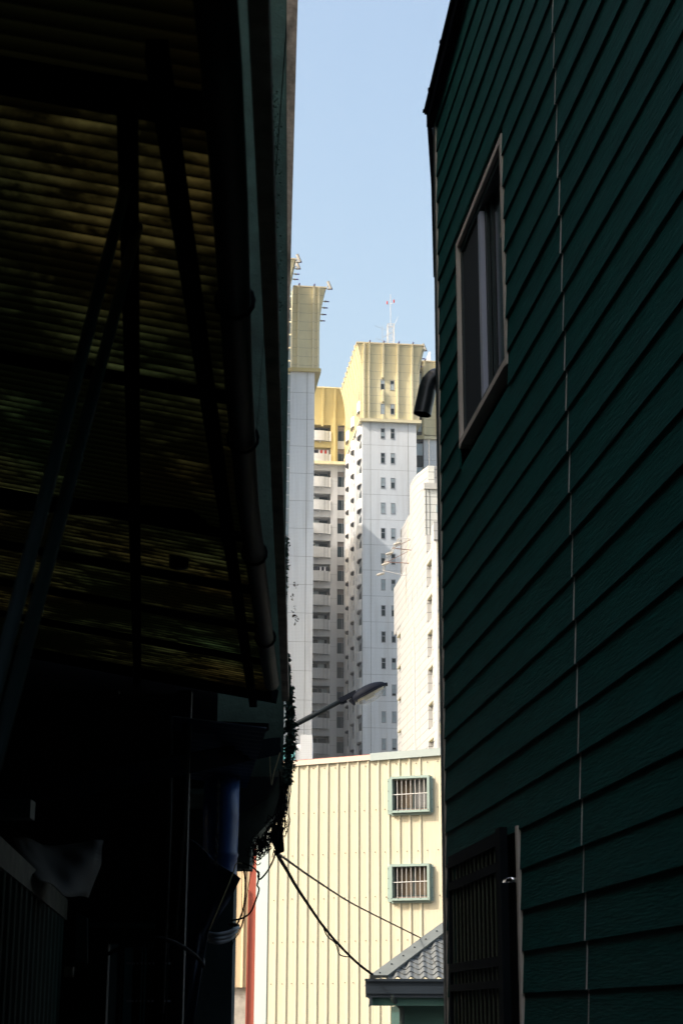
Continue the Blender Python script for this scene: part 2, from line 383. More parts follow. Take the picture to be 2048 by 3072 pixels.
for (a, d1, b, d2, h) in (((-60,2412),8,(830,2238),12.3,.12), ((-60,1495),6.1,(700,1560),8.6,.06), ((380,2165),11.6,(800,2182),12.2,.05)):
    MB().bar(P(*a,d1), P(*b,d2), .06, h).build('tie_beam', 'black_metal', K, off=(0,0,0))
# keep world-placed parts right: they are re-based below
pp = [cpt(x,y,.06) + Vector((dx,0,0)) for x,y,dx in ((600,-500,0),(664,200,0),(690,600,0),(716,1150,0),(742,1500,0),(775,1750,0),(800,1950,0),(815,2050,0))]
pipe = MB().tube(pp, .052, 16).build('drain_pipe', 'pvc', K, smooth=True)
for t in (2.9, 5.2, 6.6, 8.4, 10.4):
    for i in range(len(pp)-1):
        if pp[i].y <= t <= pp[i+1].y:
            q = pp[i].lerp(pp[i+1], (t-pp[i].y)/(pp[i+1].y-pp[i].y))
            ring = [q + Vector((math.cos(k*.5)*.062, 0, math.sin(k*.5)*.062)) for k in range(14)]
            MB().tube(ring, .008, 6).build('strap', 'black_metal', pipe)
gb = MB(); gb.bar((EX+.1,1.0,EZ-.0),(EX+.10,12.7,EZ-.0),.05,.10); gb.build('eave_board', 'concrete_tan', K)
MB().hexa([(-4.6,12.70,3.2),(-.62,12.70,3.2),(-.62,12.70,cz(-.62)-.02),(-4.6,12.70,cz(-4.6)-.02)],[(-4.6,12.73,3.2),(-.62,12.73,3.2),(-.62,12.73,cz(-.62)-.02),(-4.6,12.73,cz(-4.6)-.02)]).build('shade_sheet', 'shed_dark', K)  # dark sheet added so the canopy end reads as deep shade
for yy in (1.5, 12.4):
    for xx in (-4.4, -2.2): MB().box(xx, xx+.09, yy, yy+.09, 0, cz(xx)-.06).build('post', 'black_metal', K)
# fix world-frame tie beams: give them the inverse turn of their parent
for o in [c for c in K.children if c.name.startswith('tie_beam')]:
    o.matrix_parent_inverse = Matrix.Identity(4)
    Kw = Matrix.Translation(K.location) @ Matrix.Rotation(LF[1], 4, 'Z'); o.matrix_basis = Kw.inverted()

for i, (a, d1, b, d2) in enumerate((((402,470),4.45,(-10,2050),3.45), ((414,680),4.75,(40,2080),3.6))):
    p, q = P(*a,d1), P(*b,d2); q2 = p + (q-p)*1.9
    o = MB().tube([p-q2, Vector((0,0,0))], .016 if i == 0 else .0165, 12).build('leaning_pole', 'pale_board', None, smooth=True)
    o.location = q2
    solo(o, 'thin grey-green pole leaning under the canopy, %s of the pair' % ('the left, higher one' if i == 0 else 'the right, lower one'), 'pole', 'poles leaning under the canopy')
# hanging bucket-like lamp under canopy
hb = thing('hanging_lamp', 'dim grey cylindrical lamp hanging by a wire under the canopy', 'lamp', tuple(P(538,1660,9)))
c0 = P(538,1660,9)
MB().tube([c0+Vector((0,0,-.09)), c0+Vector((0,0,-.08)), c0+Vector((0,0,.04)), c0+Vector((0,0,.07))], [.02,.052,.055,.02], 16).build('shade', 'pvc', hb, smooth=True)
MB().tube([c0+Vector((0,0,.07)), c0+Vector((.01,0,.2)), c0+Vector((0,0,.52))], .006, 6).build('wire', 'cable', hb)

# shop front under the canopy
S = thing('shop_shed', 'almost black timber shed wall standing under the canopy at lower left', 'shed', (-1.5, 10.9, 0))
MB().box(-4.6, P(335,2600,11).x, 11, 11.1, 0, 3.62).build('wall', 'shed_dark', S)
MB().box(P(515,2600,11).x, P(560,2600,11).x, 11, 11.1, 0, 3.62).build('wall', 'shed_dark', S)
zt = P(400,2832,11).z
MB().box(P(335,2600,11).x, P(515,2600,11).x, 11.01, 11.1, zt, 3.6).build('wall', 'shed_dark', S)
ft = MB(); ft.bar(P(270,2775,10.9), P(530,2778,10.9), .04, .03); ft.build('lintel', 'pale_board', S)
xa, xb = P(350,3000,11).x, P(510,3000,11).x
wi = MB(); wi.box(xa, xa+.02, 10.98, 11.06, 0, zt); wi.box(xb-.02, xb, 10.98, 11.06, 0, zt); wi.box(xa+.02, xb-.02, 10.98, 11.06, zt-.02, zt)
wi = wi.build('window', 'dark_steel', S)
for x0, x1 in ((370, 395), (422, 436)):
    MB().box(P(x0,3000,11.05).x, P(x1,3000,11.05).x, 11.05, 11.06, 0, zt-.02).build('pane', 'pane_blue', wi)
MB().box(xa+.02, xb-.02, 11.08, 11.09, 0, zt).build('pane', 'dark_glass', wi)
for i in range(9):
    xx = P(404+i*12, 3000, 10.9).x
    MB().tube([(xx, 10.9, 0), (xx, 10.9, zt-.03), (xx+.0, 10.95, zt+.0)], .006, 6).build('bar', 'dark_steel', wi)
for yy in (2890, 3003):
    q = P(380,yy,10.92); MB().bar(q, P(512,yy,10.92), .01, .012).build('rail', 'aluminium', wi)
for x0, y0, x1, y1, rr_, mm in ((505,2150,478,3040,.03,'dark_steel'), (560,2170,520,2790,.022,'dark_steel'), (572,2170,528,2800,.006,'pvc'), (486,2160,470,2900,.012,'dark_steel')):
    MB().tube([P(x0,y0,10.5), P((x0*2+x1)/3+6,(y0*2+y1)/3,10.5), P(x1,y1,10.5)], rr_, 10).build('conduit', mm, S, smooth=True)

def corr_sheet(p00, p10, p11, p01, nr, amp, nrm, axis_v=True, sub=8, thick=None):
    """ridged sheet between four corners; ridges run along p00->p01"""
    m = MB(); n_ = nr*sub; vs = []
    for i in range(n_+1):
        t = i/n_; o = Vector(nrm)*amp*math.sin(2*math.pi*t*nr)
        vs += [Vector(p00).lerp(Vector(p10), t)+o, Vector(p01).lerp(Vector(p11), t)+o]
    m.add(vs, [(2*i, 2*i+2, 2*i+3, 2*i+1) for i in range(n_)]); return m
FA, FB = P(-60,2540,6.9), P(190,2745,10.7)
F = thing('corrugated_fence', 'dark green corrugated metal fence with a rusty top rail at lower left', 'fence', ((FA.x+FB.x)/2, (FA.y+FB.y)/2, 0))
nrm = (FB-FA).cross(Vector((0,0,1))).normalized()
corr_sheet(FA, FB, Vector((FB.x,FB.y,0)), Vector((FA.x,FA.y,0)), 17, .022, nrm).build('sheet', 'fence_green', F)
MB().bar(FA+Vector((0,0,.03)), FB+Vector((0,0,.03)), .05, .12).build('top_rail', 'rusty_cap', F)
f2a, f2b = P(218,2885,10.75), P(305,2900,10.6)
F2 = thing('ribbed_gate', 'low dark ribbed metal gate between the pale post and the barred window', 'gate', ((f2a.x+f2b.x)/2, 10.7, 0))
corr_sheet(f2a, f2b, Vector((f2b.x,f2b.y,0)), Vector((f2a.x,f2a.y,0)), 8, .012, (0,-1,0)).build('sheet', 'fence_green', F2)
q = P(245,2745,10.8)
o = MB().prism([P(230,2735,10.8)-q, P(262,2755,10.8)-q, P(262,2890,10.8)-q, P(228,2885,10.8)-q], (0,.05,0)).build('notice_board', 'pale_board'); o.location = q
solo(o, 'narrow blank grey-blue board fixed upright behind the corrugated fence', 'board')
q = P(208,2916,10.6)
o = MB().box(-.026,.026,-.03,.03,-.03,.03).box(-.02,.02,-.036,-.03,-.02,.02).build('meter_box', 'concrete_tan'); o.location = q
solo(o, 'small pale square box on the post beside the fence end', 'meter box')
q = P(40,2425,7.5)
o = MB().box(-.075,.075,0,.12,-.04,.04).box(-.06,.06,-.01,0,-.03,.03).build('switch_box', 'pale_board'); o.location = q
solo(o, 'dim grey rectangular box below the long beam at the left edge', 'switch box')
# tarpaulin draped over the fence
def drape(name, grid, m, label, cat, amp=.02, thick=.004):
    nu, nv = len(grid[0]), len(grid); base = grid[0][0]
    mb = MB(); vs = []; R = 6
    H, Wd = (nv-1)*R, (nu-1)*R
    for j in range(H+1):
        for i in range(Wd+1):
            a, b = min(i//R, nu-2), min(j//R, nv-2); s, t = i/R-a, j/R-b
            p = grid[b][a].lerp(grid[b][a+1], s).lerp(grid[b+1][a].lerp(grid[b+1][a+1], s), t)
            p = p + Vector((0, amp*math.sin(i*.9+j*.35)+amp*.5*math.sin(i*2.1-j*.8), amp*.5*math.sin(i*.7)))
            vs.append(p-base)
    mb.add(vs, [(j*(Wd+1)+i, j*(Wd+1)+i+1, (j+1)*(Wd+1)+i+1, (j+1)*(Wd+1)+i) for j in range(H) for i in range(Wd)])
    o = mb.build(name, m, smooth=True); o.location = base
    md = o.modifiers.new('s', 'SOLIDIFY'); md.thickness = thick
    return solo(o, label, cat)
drape('tarpaulin', [[P(40,2515,9), P(130,2530,9.4), P(312,2530,9.8)], [P(60,2590,8.8), P(150,2600,9.2), P(300,2600,9.7)], [P(120,2645,8.6), P(190,2680,9), P(262,2700,9.5)]], 'shed_dark',
      'crumpled dark tarpaulin sagging over the corrugated fence', 'tarpaulin', .03)
# blue corrugated awning
aw = corr_sheet(P(520,2150,10.6), P(560,2345,12.85), P(740,2362,12.85), P(800,2185,10.6), 17, .012, (0,0,1))
b0 = P(640,2250,11.7)
for i, v in enumerate(aw.v): aw.v[i] = tuple(Vector(v)-b0)
AW = aw.build('blue_awning', 'blue_sheet', smooth=True); AW.location = b0
solo(AW, 'small dark blue corrugated metal awning above the blue drum', 'awning')
# blue drum
dx, dy_ = P(655,2500,12.45), 12.45
D_ = thing('blue_drum', 'blue ribbed plastic drum standing behind the hanging chain', 'drum', (P(660,2700,12.45).x, 12.45, P(660,2800,12.45).z))
ztop, zb = P(660,2335,12.45).z, P(660,2652,12.45).z; cx = P(662,2500,12.45).x
rad_ = P(716,2500,12.45).x - cx
zs = [zb, zb+.3*(ztop-zb)]
prof = [(zb, .93), (P(0,2640,12.45).z, .93), (P(0,2632,12.45).z, .99), (P(0,2624,12.45).z, .93), (P(0,2572,12.45).z, .95), (P(0,2563,12.45).z, 1.02), (P(0,2555,12.45).z, .96), (P(0,2450,12.45).z, 1.0), (ztop, 1.0)]
MB().tube([(cx,12.45,a) for a, _ in prof], [rad_*r for _, r in prof], 40).build('body', 'drum_blue', D_, smooth=True)
MB().tube([(cx,12.45,ztop), (cx,12.45,ztop+.02)], rad_*.9, 30).build('lid', 'drum_blue', D_)
drape('blue_tarp', [[P(560,2510,11.9), P(640,2575,11.9), P(722,2640,11.9)], [P(552,2650,12.0), P(625,2680,12.0), P(692,2700,12.0)], [P(545,2800,12), P(590,2800,12), P(624,2800,12)], [P(530,3080,12), P(555,3080,12), P(580,3080,12)]], 'tarp',
      'dark blue netted tarp hanging under the blue drum, tied by a cord at its corner', 'tarp', .02)
# chain
ch = MB(); y0 = 2355
p0, p1 = P(657,2345,12.05), P(648,2600,11.8); N_ = 22
ctr = p0
for i in range(N_):
    c = p0.lerp(p1, i/N_)-ctr; L_ = (p0-p1).length/N_*.68
    ring = []
    for k in range(11):
        t = k/10*2*math.pi; off = Vector((.009*math.cos(t) if i % 2 else 0, .009*math.cos(t) if i % 2 == 0 else 0, L_*math.sin(t)))
        ring.append(c+off)
    ch.tube(ring, .0028, 5)
CH = ch.build('chain', 'pvc'); CH.location = ctr
solo(CH, 'thin metal chain hanging in front of the blue drum', 'chain')

def curve(name, pts, r, m, label, cat, group=None, n=6, smooth_steps=6):
    """cable through (x, y, depth) pixel-measured points, smoothed"""
    W = [P(*p) for p in pts]; out = []
    for i in range(len(W)-1):
        a, b, c, d = W[max(i-1,0)], W[i], W[i+1], W[min(i+2,len(W)-1)]
        for k in range(smooth_steps):
            t = k/smooth_steps
            out.append(.5*((2*b)+(c-a)*t+(2*a-5*b+4*c-d)*t*t+(3*b-a-3*c+d)*t**3))
    out.append(W[-1]); o0 = out[0]
    o = MB().tube([p-o0 for p in out], r, n).build(name, m, smooth=True); o.location = o0
    return solo(o, label, cat, group)
def z4(x, y, d): return (660+x*.4464, 2250+y*.4464, d)
curve('power_cable', [z4(375,685,13), z4(450,810,15), z4(520,930,17), z4(640,1110,20), z4(690,1180,21), z4(790,1300,23), z4(920,1430,24.5), z4(1027,1512,25)], .017, 'cable',
      'thick black cable bundle sagging from the splice box down to the tiled roof corner', 'cable')
curve('service_wire', [z4(375,685,13), z4(520,790,15), z4(650,880,17), z4(850,1010,20.5), z4(1000,1090,23), z4(1200,1190,25), z4(1357,1268,25.8)], .0095, 'cable_brown',
      'thin brown wire running from the splice box to the sloping roof edge', 'wire')
curve('loose_wire', [z4(690,1180,20.9), z4(720,1250,21.5), z4(775,1300,22.5), z4(800,1370,23), z4(840,1388,23.6), z4(885,1390,24)], .008, 'cable',
      'slack black wire looping under the thick cable bundle', 'wire')
curve('drop_cable', [z4(372,690,13), z4(355,745,13), z4(318,815,13), z4(270,868,13), z4(255,850,13), z4(262,825,13), z4(250,815,13), z4(262,835,13), z4(257,880,13), z4(250,910,13), z4(262,938,13), z4(240,1010,13), z4(205,1090,13), z4(150,1130,13), z4(75,1146,13)], .0072, 'cable',
      'kinked black cable dropping from the splice box across the red flashing', 'cable')
curve('drop_cable', [z4(158,795,13.1), z4(170,880,13.1), z4(168,990,13.1), z4(150,1090,13.1), z4(110,1185,13.1)], .0075, 'cable',
      'thick black cable hanging straight down in front of the rusty cream panels', 'cable')
curve('tie_cord', [z4(150,765,11.8), z4(110,765,11.8), z4(75,860,11.8), (628,2790,11.8)], .0045, 'rope', 'pale cord pulled taut along the edge of the blue tarp', 'cord')
curve('drop_cable', [z4(150,758,12.9), z4(215,785,12.9), z4(255,825,13), z4(262,850,13)], .006, 'cable', 'short black cable leading from the tarp corner to the kinked cable', 'cable')
for i in range(3):
    curve('thin_wire', [z4(215-i*32,800,13.2), z4(176-i*14,1000+20*i,13.2), z4(165-i*8,1120+20*i,13.2), z4(130-i*12,1230+10*i,13.2), z4(70,1290+33*i,13.2)], .0028, 'cable',
          'hair-thin black wire bowing across the rusty cream panels, %s of three' % ('outermost', 'middle', 'innermost')[i], 'wire', 'thin wires before the rusty panels')
# coiled hose
for i, (dy, dx) in enumerate(((0,0), (13,2), (24,6))):
    curve('hose_loop', [(596,2778+dy*.2,12.4), (612,2795+dy*.7,12.35), (645,2803+dy,12.3), (680,2798+dy,12.35), (704-dx,2788+dy*.9,12.4), (714-dx*2,2783+dy*.5,12.5)], .0135, 'hose',
          'pale grey hose looped round the dark wall corner, %s turn' % ('top', 'middle', 'lowest')[i], 'hose', 'loops of the coiled hose', 10)
curve('hose_loop', [(714,2783,12.5), (712,2776,12.9), (690,2774,13.3)], .0135, 'cable', 'black end of hose curling behind the dark wall corner', 'hose', 'loops of the coiled hose', 10)
curve('bent_wire', [(809,2265,12.2), (811,2320,12.2), (815,2355,12.2), (821,2320,12.2), (832,2285,12.2), (840,2258,12.2)], .004, 'rope', 'pale bent wire hanging in a narrow hook under the canopy end', 'wire')
curve('black_hose', [(280,2890,10.2), (350,2850,10.2), (460,2815,10.2), (530,2830,10.4), (590,2870,10.8), (612,2900,11)], .012, 'cable', 'black hose arching over the barred window', 'hose')
curve('black_hose', [(595,2785,12.2), (605,2840,12.2), (612,2895,12.2)], .009, 'hose', 'short hose tail hanging from the coiled loops', 'hose')
# splice box
sb = P(832,2520,12.95)
o = MB().prism([P(806,2500,12.9)-sb, P(846,2478,12.9)-sb, P(852,2550,12.9)-sb, P(829,2559,12.9)-sb], (0,.14,0)).build('splice_box', 'black_metal'); o.location = sb
md = o.modifiers.new('b', 'BEVEL'); md.width = .01; md.segments = 3
solo(o, 'tapered black cable splice box hanging where the cables start', 'splice box')
# tangle of wires
tg = MB(); t0 = P(800,2520,12.9)
def rloop(cx_, cy_, rx, ry, d):
    a0 = random.uniform(0,6.28); n_ = random.randint(8,14); pts = []; ext = random.uniform(.5,1.05)
    for k in range(n_):
        a = a0+k/(n_-1)*6.28*ext; pts.append(P(cx_+rx*math.cos(a)*random.uniform(.75,1.2), cy_+ry*math.sin(a)*random.uniform(.75,1.2), d)-t0)
    tg.tube(pts, random.choice((.002,.003,.004)), 5)
for i in range(95):
    t = random.random()**.8; cx_ = 850-95*t+random.uniform(-10,16); cy_ = 2445+108*t+random.uniform(-10,34)
    rloop(cx_, cy_, random.uniform(4,17), random.uniform(8,28), random.uniform(12.7,13))
for i in range(24):
    x = random.uniform(836,866); y = random.uniform(2300,2380)
    tg.tube([P(x,y,12.8)-t0, P(x+random.uniform(-8,10),y+55,12.8)-t0, P(x+random.uniform(-22,2),y+130,12.8)-t0, P(x+random.uniform(-45,-8),y+random.uniform(150,220),12.8)-t0], random.choice((.002,.0035,.005)), 5)
TG = tg.build('wire_tangle', 'cable'); TG.location = t0
solo(TG, 'messy tangle of thin black wires hanging along the ledge edge', 'wires')
# creeper
def leaves(name, spots, count, size, m, label, cat):
    mb = MB(); o0 = P(spots[0][0], spots[0][1], 12.8)
    for i in range(count):
        x, y, sx, sy, d = random.choice(spots)
        x += random.gauss(0,1)*sx*.5; y += random.uniform(-1,1)*sy
        p = P(x, y, d+random.uniform(-.06,.06))-o0; s = size*random.uniform(.5,1.3)
        a = Vector((random.uniform(-1,1), random.uniform(-1,1), random.uniform(-1,.3))).normalized(); b = a.cross(Vector((random.random(),random.random(),random.random()))).normalized()
        mb.add([p, p+a*s*.5+b*s*.35, p+a*s, p+a*s*.5-b*s*.35], [(0,1,2),(0,2,3)])
    for k in range(int(count/60)):
        x, y, sx, sy, d = random.choice(spots); p = P(x+random.uniform(-sx,sx)*.4, y, d)-o0
        mb.tube([p, p+Vector((random.uniform(0,.015),0,random.uniform(-.02,.01))), p+Vector((random.uniform(.01,.035),0,random.uniform(-.02,.02)))], .002, 4)
    o = mb.build(name, m); o.location = o0; return solo(o, label, cat)
sp = [(862,2040,4,40,12.8), (868,2100,9,40,12.8), (872,2160,12,40,12.8), (872,2210,13,40,12.8), (866,2270,14,40,12.8), (862,2320,8,30,12.8), (860,2000,3,40,12.8)]
leaves('creeper', sp, 2600, .032, 'leaf', 'dark leafy creeper hanging at the canopy end beside the street lamp arm', 'creeper')
sp2 = [(858,1640,5,30,12.8), (857,1700,4,40,12.8), (855,1760,3,30,12.8), (848,1850,5,80,12.8)] + [(835-i*2, 1500-i*130, 16, 80, 12.85) for i in range(10)]
leaves('creeper', sp2, 2600, .02, 'leaf', 'sparse dark creeper and moss clinging to the upper concrete corner', 'creeper')
sp3 = [(885,1755,4,8,9), (876,1790,4,10,9), (884,1830,4,14,9), (888,1860,4,12,9), (880,1845,5,10,9)]
leaves('dry_sprig', sp3, 60, .012, 'dry_leaf', 'blurred dry sprig dangling in front of the left tower', 'twig')

# ================================================================== CREAM METAL BUILDING
YF = (Vector(P(1100,2600,38.5)), rad(-20)); YF = (Vector((YF[0].x, YF[0].y, 0)), YF[1])
Y = thing('metal_building', 'two-storey cream corrugated metal building closing the end of the alley', 'building', (0,0,0), YF)
XL, XR = -2.62, 3.2; PIT = .2415
def rib_profile(x0, x1, ph):
    xs = [(x0, 0)]; k = math.ceil((x0-ph)/PIT)
    while ph+k*PIT+.04 < x1:
        c = ph+k*PIT
        if c-.04 > x0: xs += [(c-.036,0), (c-.015,-.036), (c+.011,-.036), (c+.033,0)]
        for q in (.09,.15): 
            if c+q+.012 < x1: xs += [(c+q-.006,0), (c+q,-.003), (c+q+.006,0)]
        k += 1
    xs.append((x1,0)); return xs
def rib_sheet(mb, x0, x1, z0, ztop, ph, y=0):
    pr = rib_profile(x0, x1, ph); vs = []
    for a, b in pr: vs += [(a, y+b, z0(a) if callable(z0) else z0), (a, y+b, ztop(a) if callable(ztop) else ztop)]
    mb.add(vs, [(2*i, 2*i+2, 2*i+3, 2*i+1) for i in range(len(pr)-1)])
PH = .518+.012
sheet = MB().use('cream_sheet')
ztp = lambda a: 7.155 + .021*(a+2)
wins = [(.66, 1.44, 5.97, 6.60), (.655, 1.43, 4.08, 4.71)]
rib_sheet(sheet, -2.33, .64, 0, ztp, PH); rib_sheet(sheet, 1.47, XR, 0, ztp, PH)
rib_sheet(sheet, .64, 1.47, 0, 4.06, PH); rib_sheet(sheet, .64, 1.47, 4.73, 5.95, PH); rib_sheet(sheet, .64, 1.47, 6.62, ztp, PH)
sheet.use('screw')
for zz in (6.98, 5.99, 5.06, 4.10, 3.17, 2.29, 1.4):
    k = -12
    while PH+k*PIT < XR:
        c = PH+k*PIT-.09+random.uniform(-.03,.03); zz2 = zz+random.uniform(-.012,.012)+.008*k*.3
        if c > -2.3 and not (.5 < c < 1.6 and (3.9 < zz2 < 4.8 or 5.8 < zz2 < 6.7)): sheet.add([(c-.011,-.014,zz2-.011),(c+.011,-.014,zz2-.011),(c+.011,-.014,zz2+.011),(c-.011,-.014,zz2+.011),(c,0,zz2)], [(0,1,2,3),(0,1,4),(1,2,4),(2,3,4),(3,0,4)])
        k += 1
sheet.build('wall_sheet', 'cream_sheet', Y)
MB().box(-2.6, XR, .35, 8, 0, 7.1).build('inner_wall', 'shed_dark', Y)
def capz(a): return 7.15+.0287*(a+1.99)
for nm, x0, x1, h, m_, y0, dz in (('parapet_cap', -2.62, .10, .115, 'cream_cap', -.06, .0), ('parapet_cap', .10, XR, .165, 'mint_cap', -.075, .03)):
    a = [(x0,y0,capz(x0)-h+dz),(x0,.36,capz(x0)-h+dz),(x0,.36,capz(x0)+dz),(x0,y0,capz(x0)+dz)]
    b = [(x1,y0,capz(x1)-h+dz),(x1,.36,capz(x1)-h+dz),(x1,.36,capz(x1)+dz),(x1,y0,capz(x1)+dz)]
    MB().hexa(a, b).build(nm, m_, Y)
MB().hexa([(-2.62,-.055,capz(-2.62)),(-2.62,.3,capz(-2.62)),(-2.62,.3,capz(-2.62)+.012),(-2.62,-.055,capz(-2.62)+.012)], [(.1,-.055,capz(.1)),(.1,.3,capz(.1)),(.1,.3,capz(.1)+.012),(.1,-.055,capz(.1)+.012)]).build('cap_edge', 'red_metal', Y)
MB().box(-2.62, -2.335, -.03, .35, 0, 7.0).build('corner_flashing', 'mint_strip', Y)
def cream_window(x0, x1, z0, z1, curtain2):
    F_ = MB(); d = .16
    def slab(a, b, c, e): F_.box(a, b, -d, .02, c, e)
    slab(x0, x0+.045, z0, z1); slab(x1-.05, x1, z0, z1); slab(x0+.045, x1-.05, z1-.055, z1); slab(x0+.045, x1-.05, z0, z0+.05)
    wdw = F_.build('window', 'green_frame', Y)
    fl = MB(); fl.box(x0-.10, x0, -.045, -.037, z0-.02, z1-.03); fl.box(x1, x1+.055, -.047, -.037, z0-.01, z1-.02); fl.box(x0, x1, -.06, -.037, z0-.05, z0)
    fl.build('flange', 'green_frame', wdw)
    sc = MB()
    for a, b, k in ((x0-.08, x0-.08, 4), (x1+.04, x1+.04, 4)):
        for i in range(k): zz = z0+.06+i*(z1-z0-.15)/(k-1); sc.box(a-.007, a+.007, -.055, -.045, zz-.007, zz+.007)
    for xx in (x0+.03, x0+.18, x1-.2, x1-.03): sc.box(xx-.007, xx+.007, -d-.006, -d, z0+.035, z0+.049)
    sc.build('rivets', 'screw', wdw)
    ix0, ix1, iz0, iz1 = x0+.045, x1-.05, z0+.05, z1-.055
    MB().box(ix0, ix1, -.04, .30, iz0-.002, iz0+.035).build('sill', 'brown_sill', wdw)
    mid = (ix0+ix1)/2+.02
    sa_ = MB(); sa_.box(ix0, ix0+.03, .06, .1, iz0+.035, iz1); sa_.box(mid-.02, mid+.02, .05, .1, iz0+.035, iz1); sa_.box(ix1-.025, ix1, .06, .1, iz0+.035, iz1); sa_.box(ix0+.03, mid-.02, .06, .1, iz0+.035, iz0+.07); sa_.box(mid+.02, ix1-.025, .06, .1, iz0+.035, iz0+.07)
    sa_.build('sash', 'dark_trim', wdw)
    MB().box(ix0+.03, mid-.02, .085, .095, iz0+.07, iz1).build('curtain', 'brown_curtain', wdw)
    MB().box(mid+.02, ix1-.025, .085, .095, iz0+.07, iz1).build('screen' if not curtain2 else 'curtain', 'grey_mesh' if not curtain2 else 'brown_curtain', wdw)
    gr = MB(); 
    for i in range(7): xx = ix0+.105+i*.103; gr.tube([(xx,-.11,iz0), (xx,-.11,iz1)], .0065, 6)
    gr.tube([(ix0,-.12,(iz0+iz1)/2), (ix1,-.12,(iz0+iz1)/2+.015)], .009, 6)
    gr.build('grille', 'grille', wdw)
cream_window(.60, 1.50, 5.89, 6.69, False)
cream_window(.59, 1.48, 4.00, 4.78, True)
# red flashing, and rusty annex left of it
R0 = P(755,2800,39.45)
RB = thing('rusty_annex', 'narrow rust-stained cream metal annex on a bare concrete base, left of the red flashing', 'annex', (P(715,3072,39.95).x, 39.95, 0))
zb_ = P(715,2962,39.95).z; xL_, xR_ = P(640,2900,39.95).x, P(752,2900,39.95).x
m_ = MB(); rib_sheet(m_, xL_, xR_, zb_, 6.0, P(728,2900,39.95).x, 39.95); m_.build('wall_sheet', 'cream_rusty', RB)
MB().box(xL_, xR_-.02, 40.03, 40.3, 0, zb_+.02).build('plinth', 'plinth', RB)
RF = thing('red_flashing', 'tall red painted metal corner flashing between the annex and the cream building', 'flashing', (P(750,3072,39.45).x, 39.45, 0))
q = [P(742,2350,39.45), P(774,2350,39.45), P(771.6,2515,39.45), P(770,2678,39.45), P(766.6,2883,39.45), P(761,3090,39.45), P(737,3090,39.45), P(742,2806,39.45), P(747,2653,39.45), P(754,2533,39.45), P(757,2400,39.45)]
bt = [Vector((P(761,3090,39.45).x,39.45,0)), Vector((P(737,3090,39.45).x,39.45,0))]
q = q[:6]+bt+q[6:]
MB().prism(q, (0,.12,0)).build('front_face', 'red_metal', RF)
MB().bar(P(737,3072,39.42), P(746,2670,39.42), .03, .02).build('folded_edge', 'red_metal', RF)
# shade roof above annex not visible

# ================================================================== SMALL TILED HOUSE
HD = 25.0
ez = P(1100,2936,HD).z; hx = P(1109,2936,HD).x
H = thing('tiled_house', 'low house with grey wave-tile roof and dark gutter at lower right', 'house', (P(1300,2990,HD).x, HD, 0))
TB = rad(35.7); xend = hx+5
def rp(u, v, lift=0):  # u along eave, v up the slope
    return Vector((u, HD+v*math.cos(TB)-lift*math.sin(TB), ez+v*math.sin(TB)+lift*math.cos(TB)))
tl = MB(); PW = .192; CL = .128
nc = 22
for c in range(nc):
    v0, v1 = c*CL, (c+1)*CL+.01
    u0 = hx + v0*math.cos(TB) + .14
    nu = int((xend-u0)/(PW/12)); vs = []
    for i in range(nu+1):
        u = u0+i*PW/12; ph = ((u-hx)/PW + .0) % 1
        wv = .018*(math.cos(2*math.pi*ph)*.8 + .35*math.cos(4*math.pi*ph+.6))
        bow = .022*math.sin(2*math.pi*ph+.9)
        vs += [rp(u, v0-.012+bow, .004+wv), rp(u, v0-.012+bow, .022+wv), rp(u, v1+bow, .006+wv)]
    tl.add(vs, [f_ for i in range(nu) for f_ in ((3*i,3*i+3,3*i+4,3*i+1),(3*i+1,3*i+4,3*i+5,3*i+2))])
tl.build('roof_tiles', 'tile_grey', H, smooth=False)
V_ = 3.6; h0 = Vector((hx,0,0))
a = [rp(hx-.0,0,.06), rp(hx+.25,0,.06), rp(hx+.25,0,.015), rp(hx-.0,0,.0)]
b = [rp(hx+V_*math.cos(TB)-.0,V_,.06), rp(hx+V_*math.cos(TB)+.165,V_,.06), rp(hx+V_*math.cos(TB)+.165,V_,.015), rp(hx+V_*math.cos(TB)-.0,V_,.0)]
hp = MB().hexa(a, b).build('hip_flashing', 'flashing', H)
nb = MB()
for i in range(7):
    t = .05+i*.21; c = rp(hx+t*math.cos(TB)+.1, t, .064); nb.box(c.x-.01, c.x+.01, c.y-.008, c.y+.008, c.z-.006, c.z+.01)
nb.build('rivets', 'black_metal', hp)
# left roof slope behind the hip (plain)
MB().prism([rp(hx,0,-.01), rp(hx+V_*math.cos(TB),V_,-.01), Vector((hx+V_*math.cos(TB), HD+6, rp(0,V_).z)), Vector((hx, HD+6, ez))], (0,0,-.02)).build('side_slope', 'tile_grey', H)
gx = P(1094,2950,HD-.12).x; zt_ = P(1100,2936,HD-.12).z; zb2 = P(1100,2992,HD-.12).z
gg = MB(); gg.box(gx, xend, HD-.16, HD-.13, zt_-.035, zt_); gg.box(gx+.01, xend, HD-.13, HD+.0, zb2+.05, zt_-.01); gg.box(gx+.012, xend, HD-.11, HD+.02, zb2, zb2+.05)
gg.prism([Vector((gx+.03,HD-.13,zb2)), Vector((gx+.07,HD-.13,zb2-.03)), Vector((gx+.05,HD-.13,zb2-.13)), Vector((gx+.085,HD-.13,zb2-.11)), Vector((gx+.1,HD-.13,zb2-.10)), Vector((gx+.1,HD-.13,zb2+.01))], (0,.04,0))
gg.build('gutter', 'house_dark', H)
MB().box(gx+.08, xend, HD-.05, HD+.3, zb2-.11, zb2).build('fascia', 'house_wall', H)
wx_ = P(1202,3030,HD+.25).x
MB().box(wx_, xend, HD+.28, HD+5, 0, zb2-.1).build('wall', 'house_wall', H)
dpp = [P(1176,2978,HD-.08), P(1177,2994,HD-.08), P(1186,3008,HD-.02), P(1200,3018,HD+.1), P(1205,3030,HD+.15), P(1205.5,3075,HD+.15)]
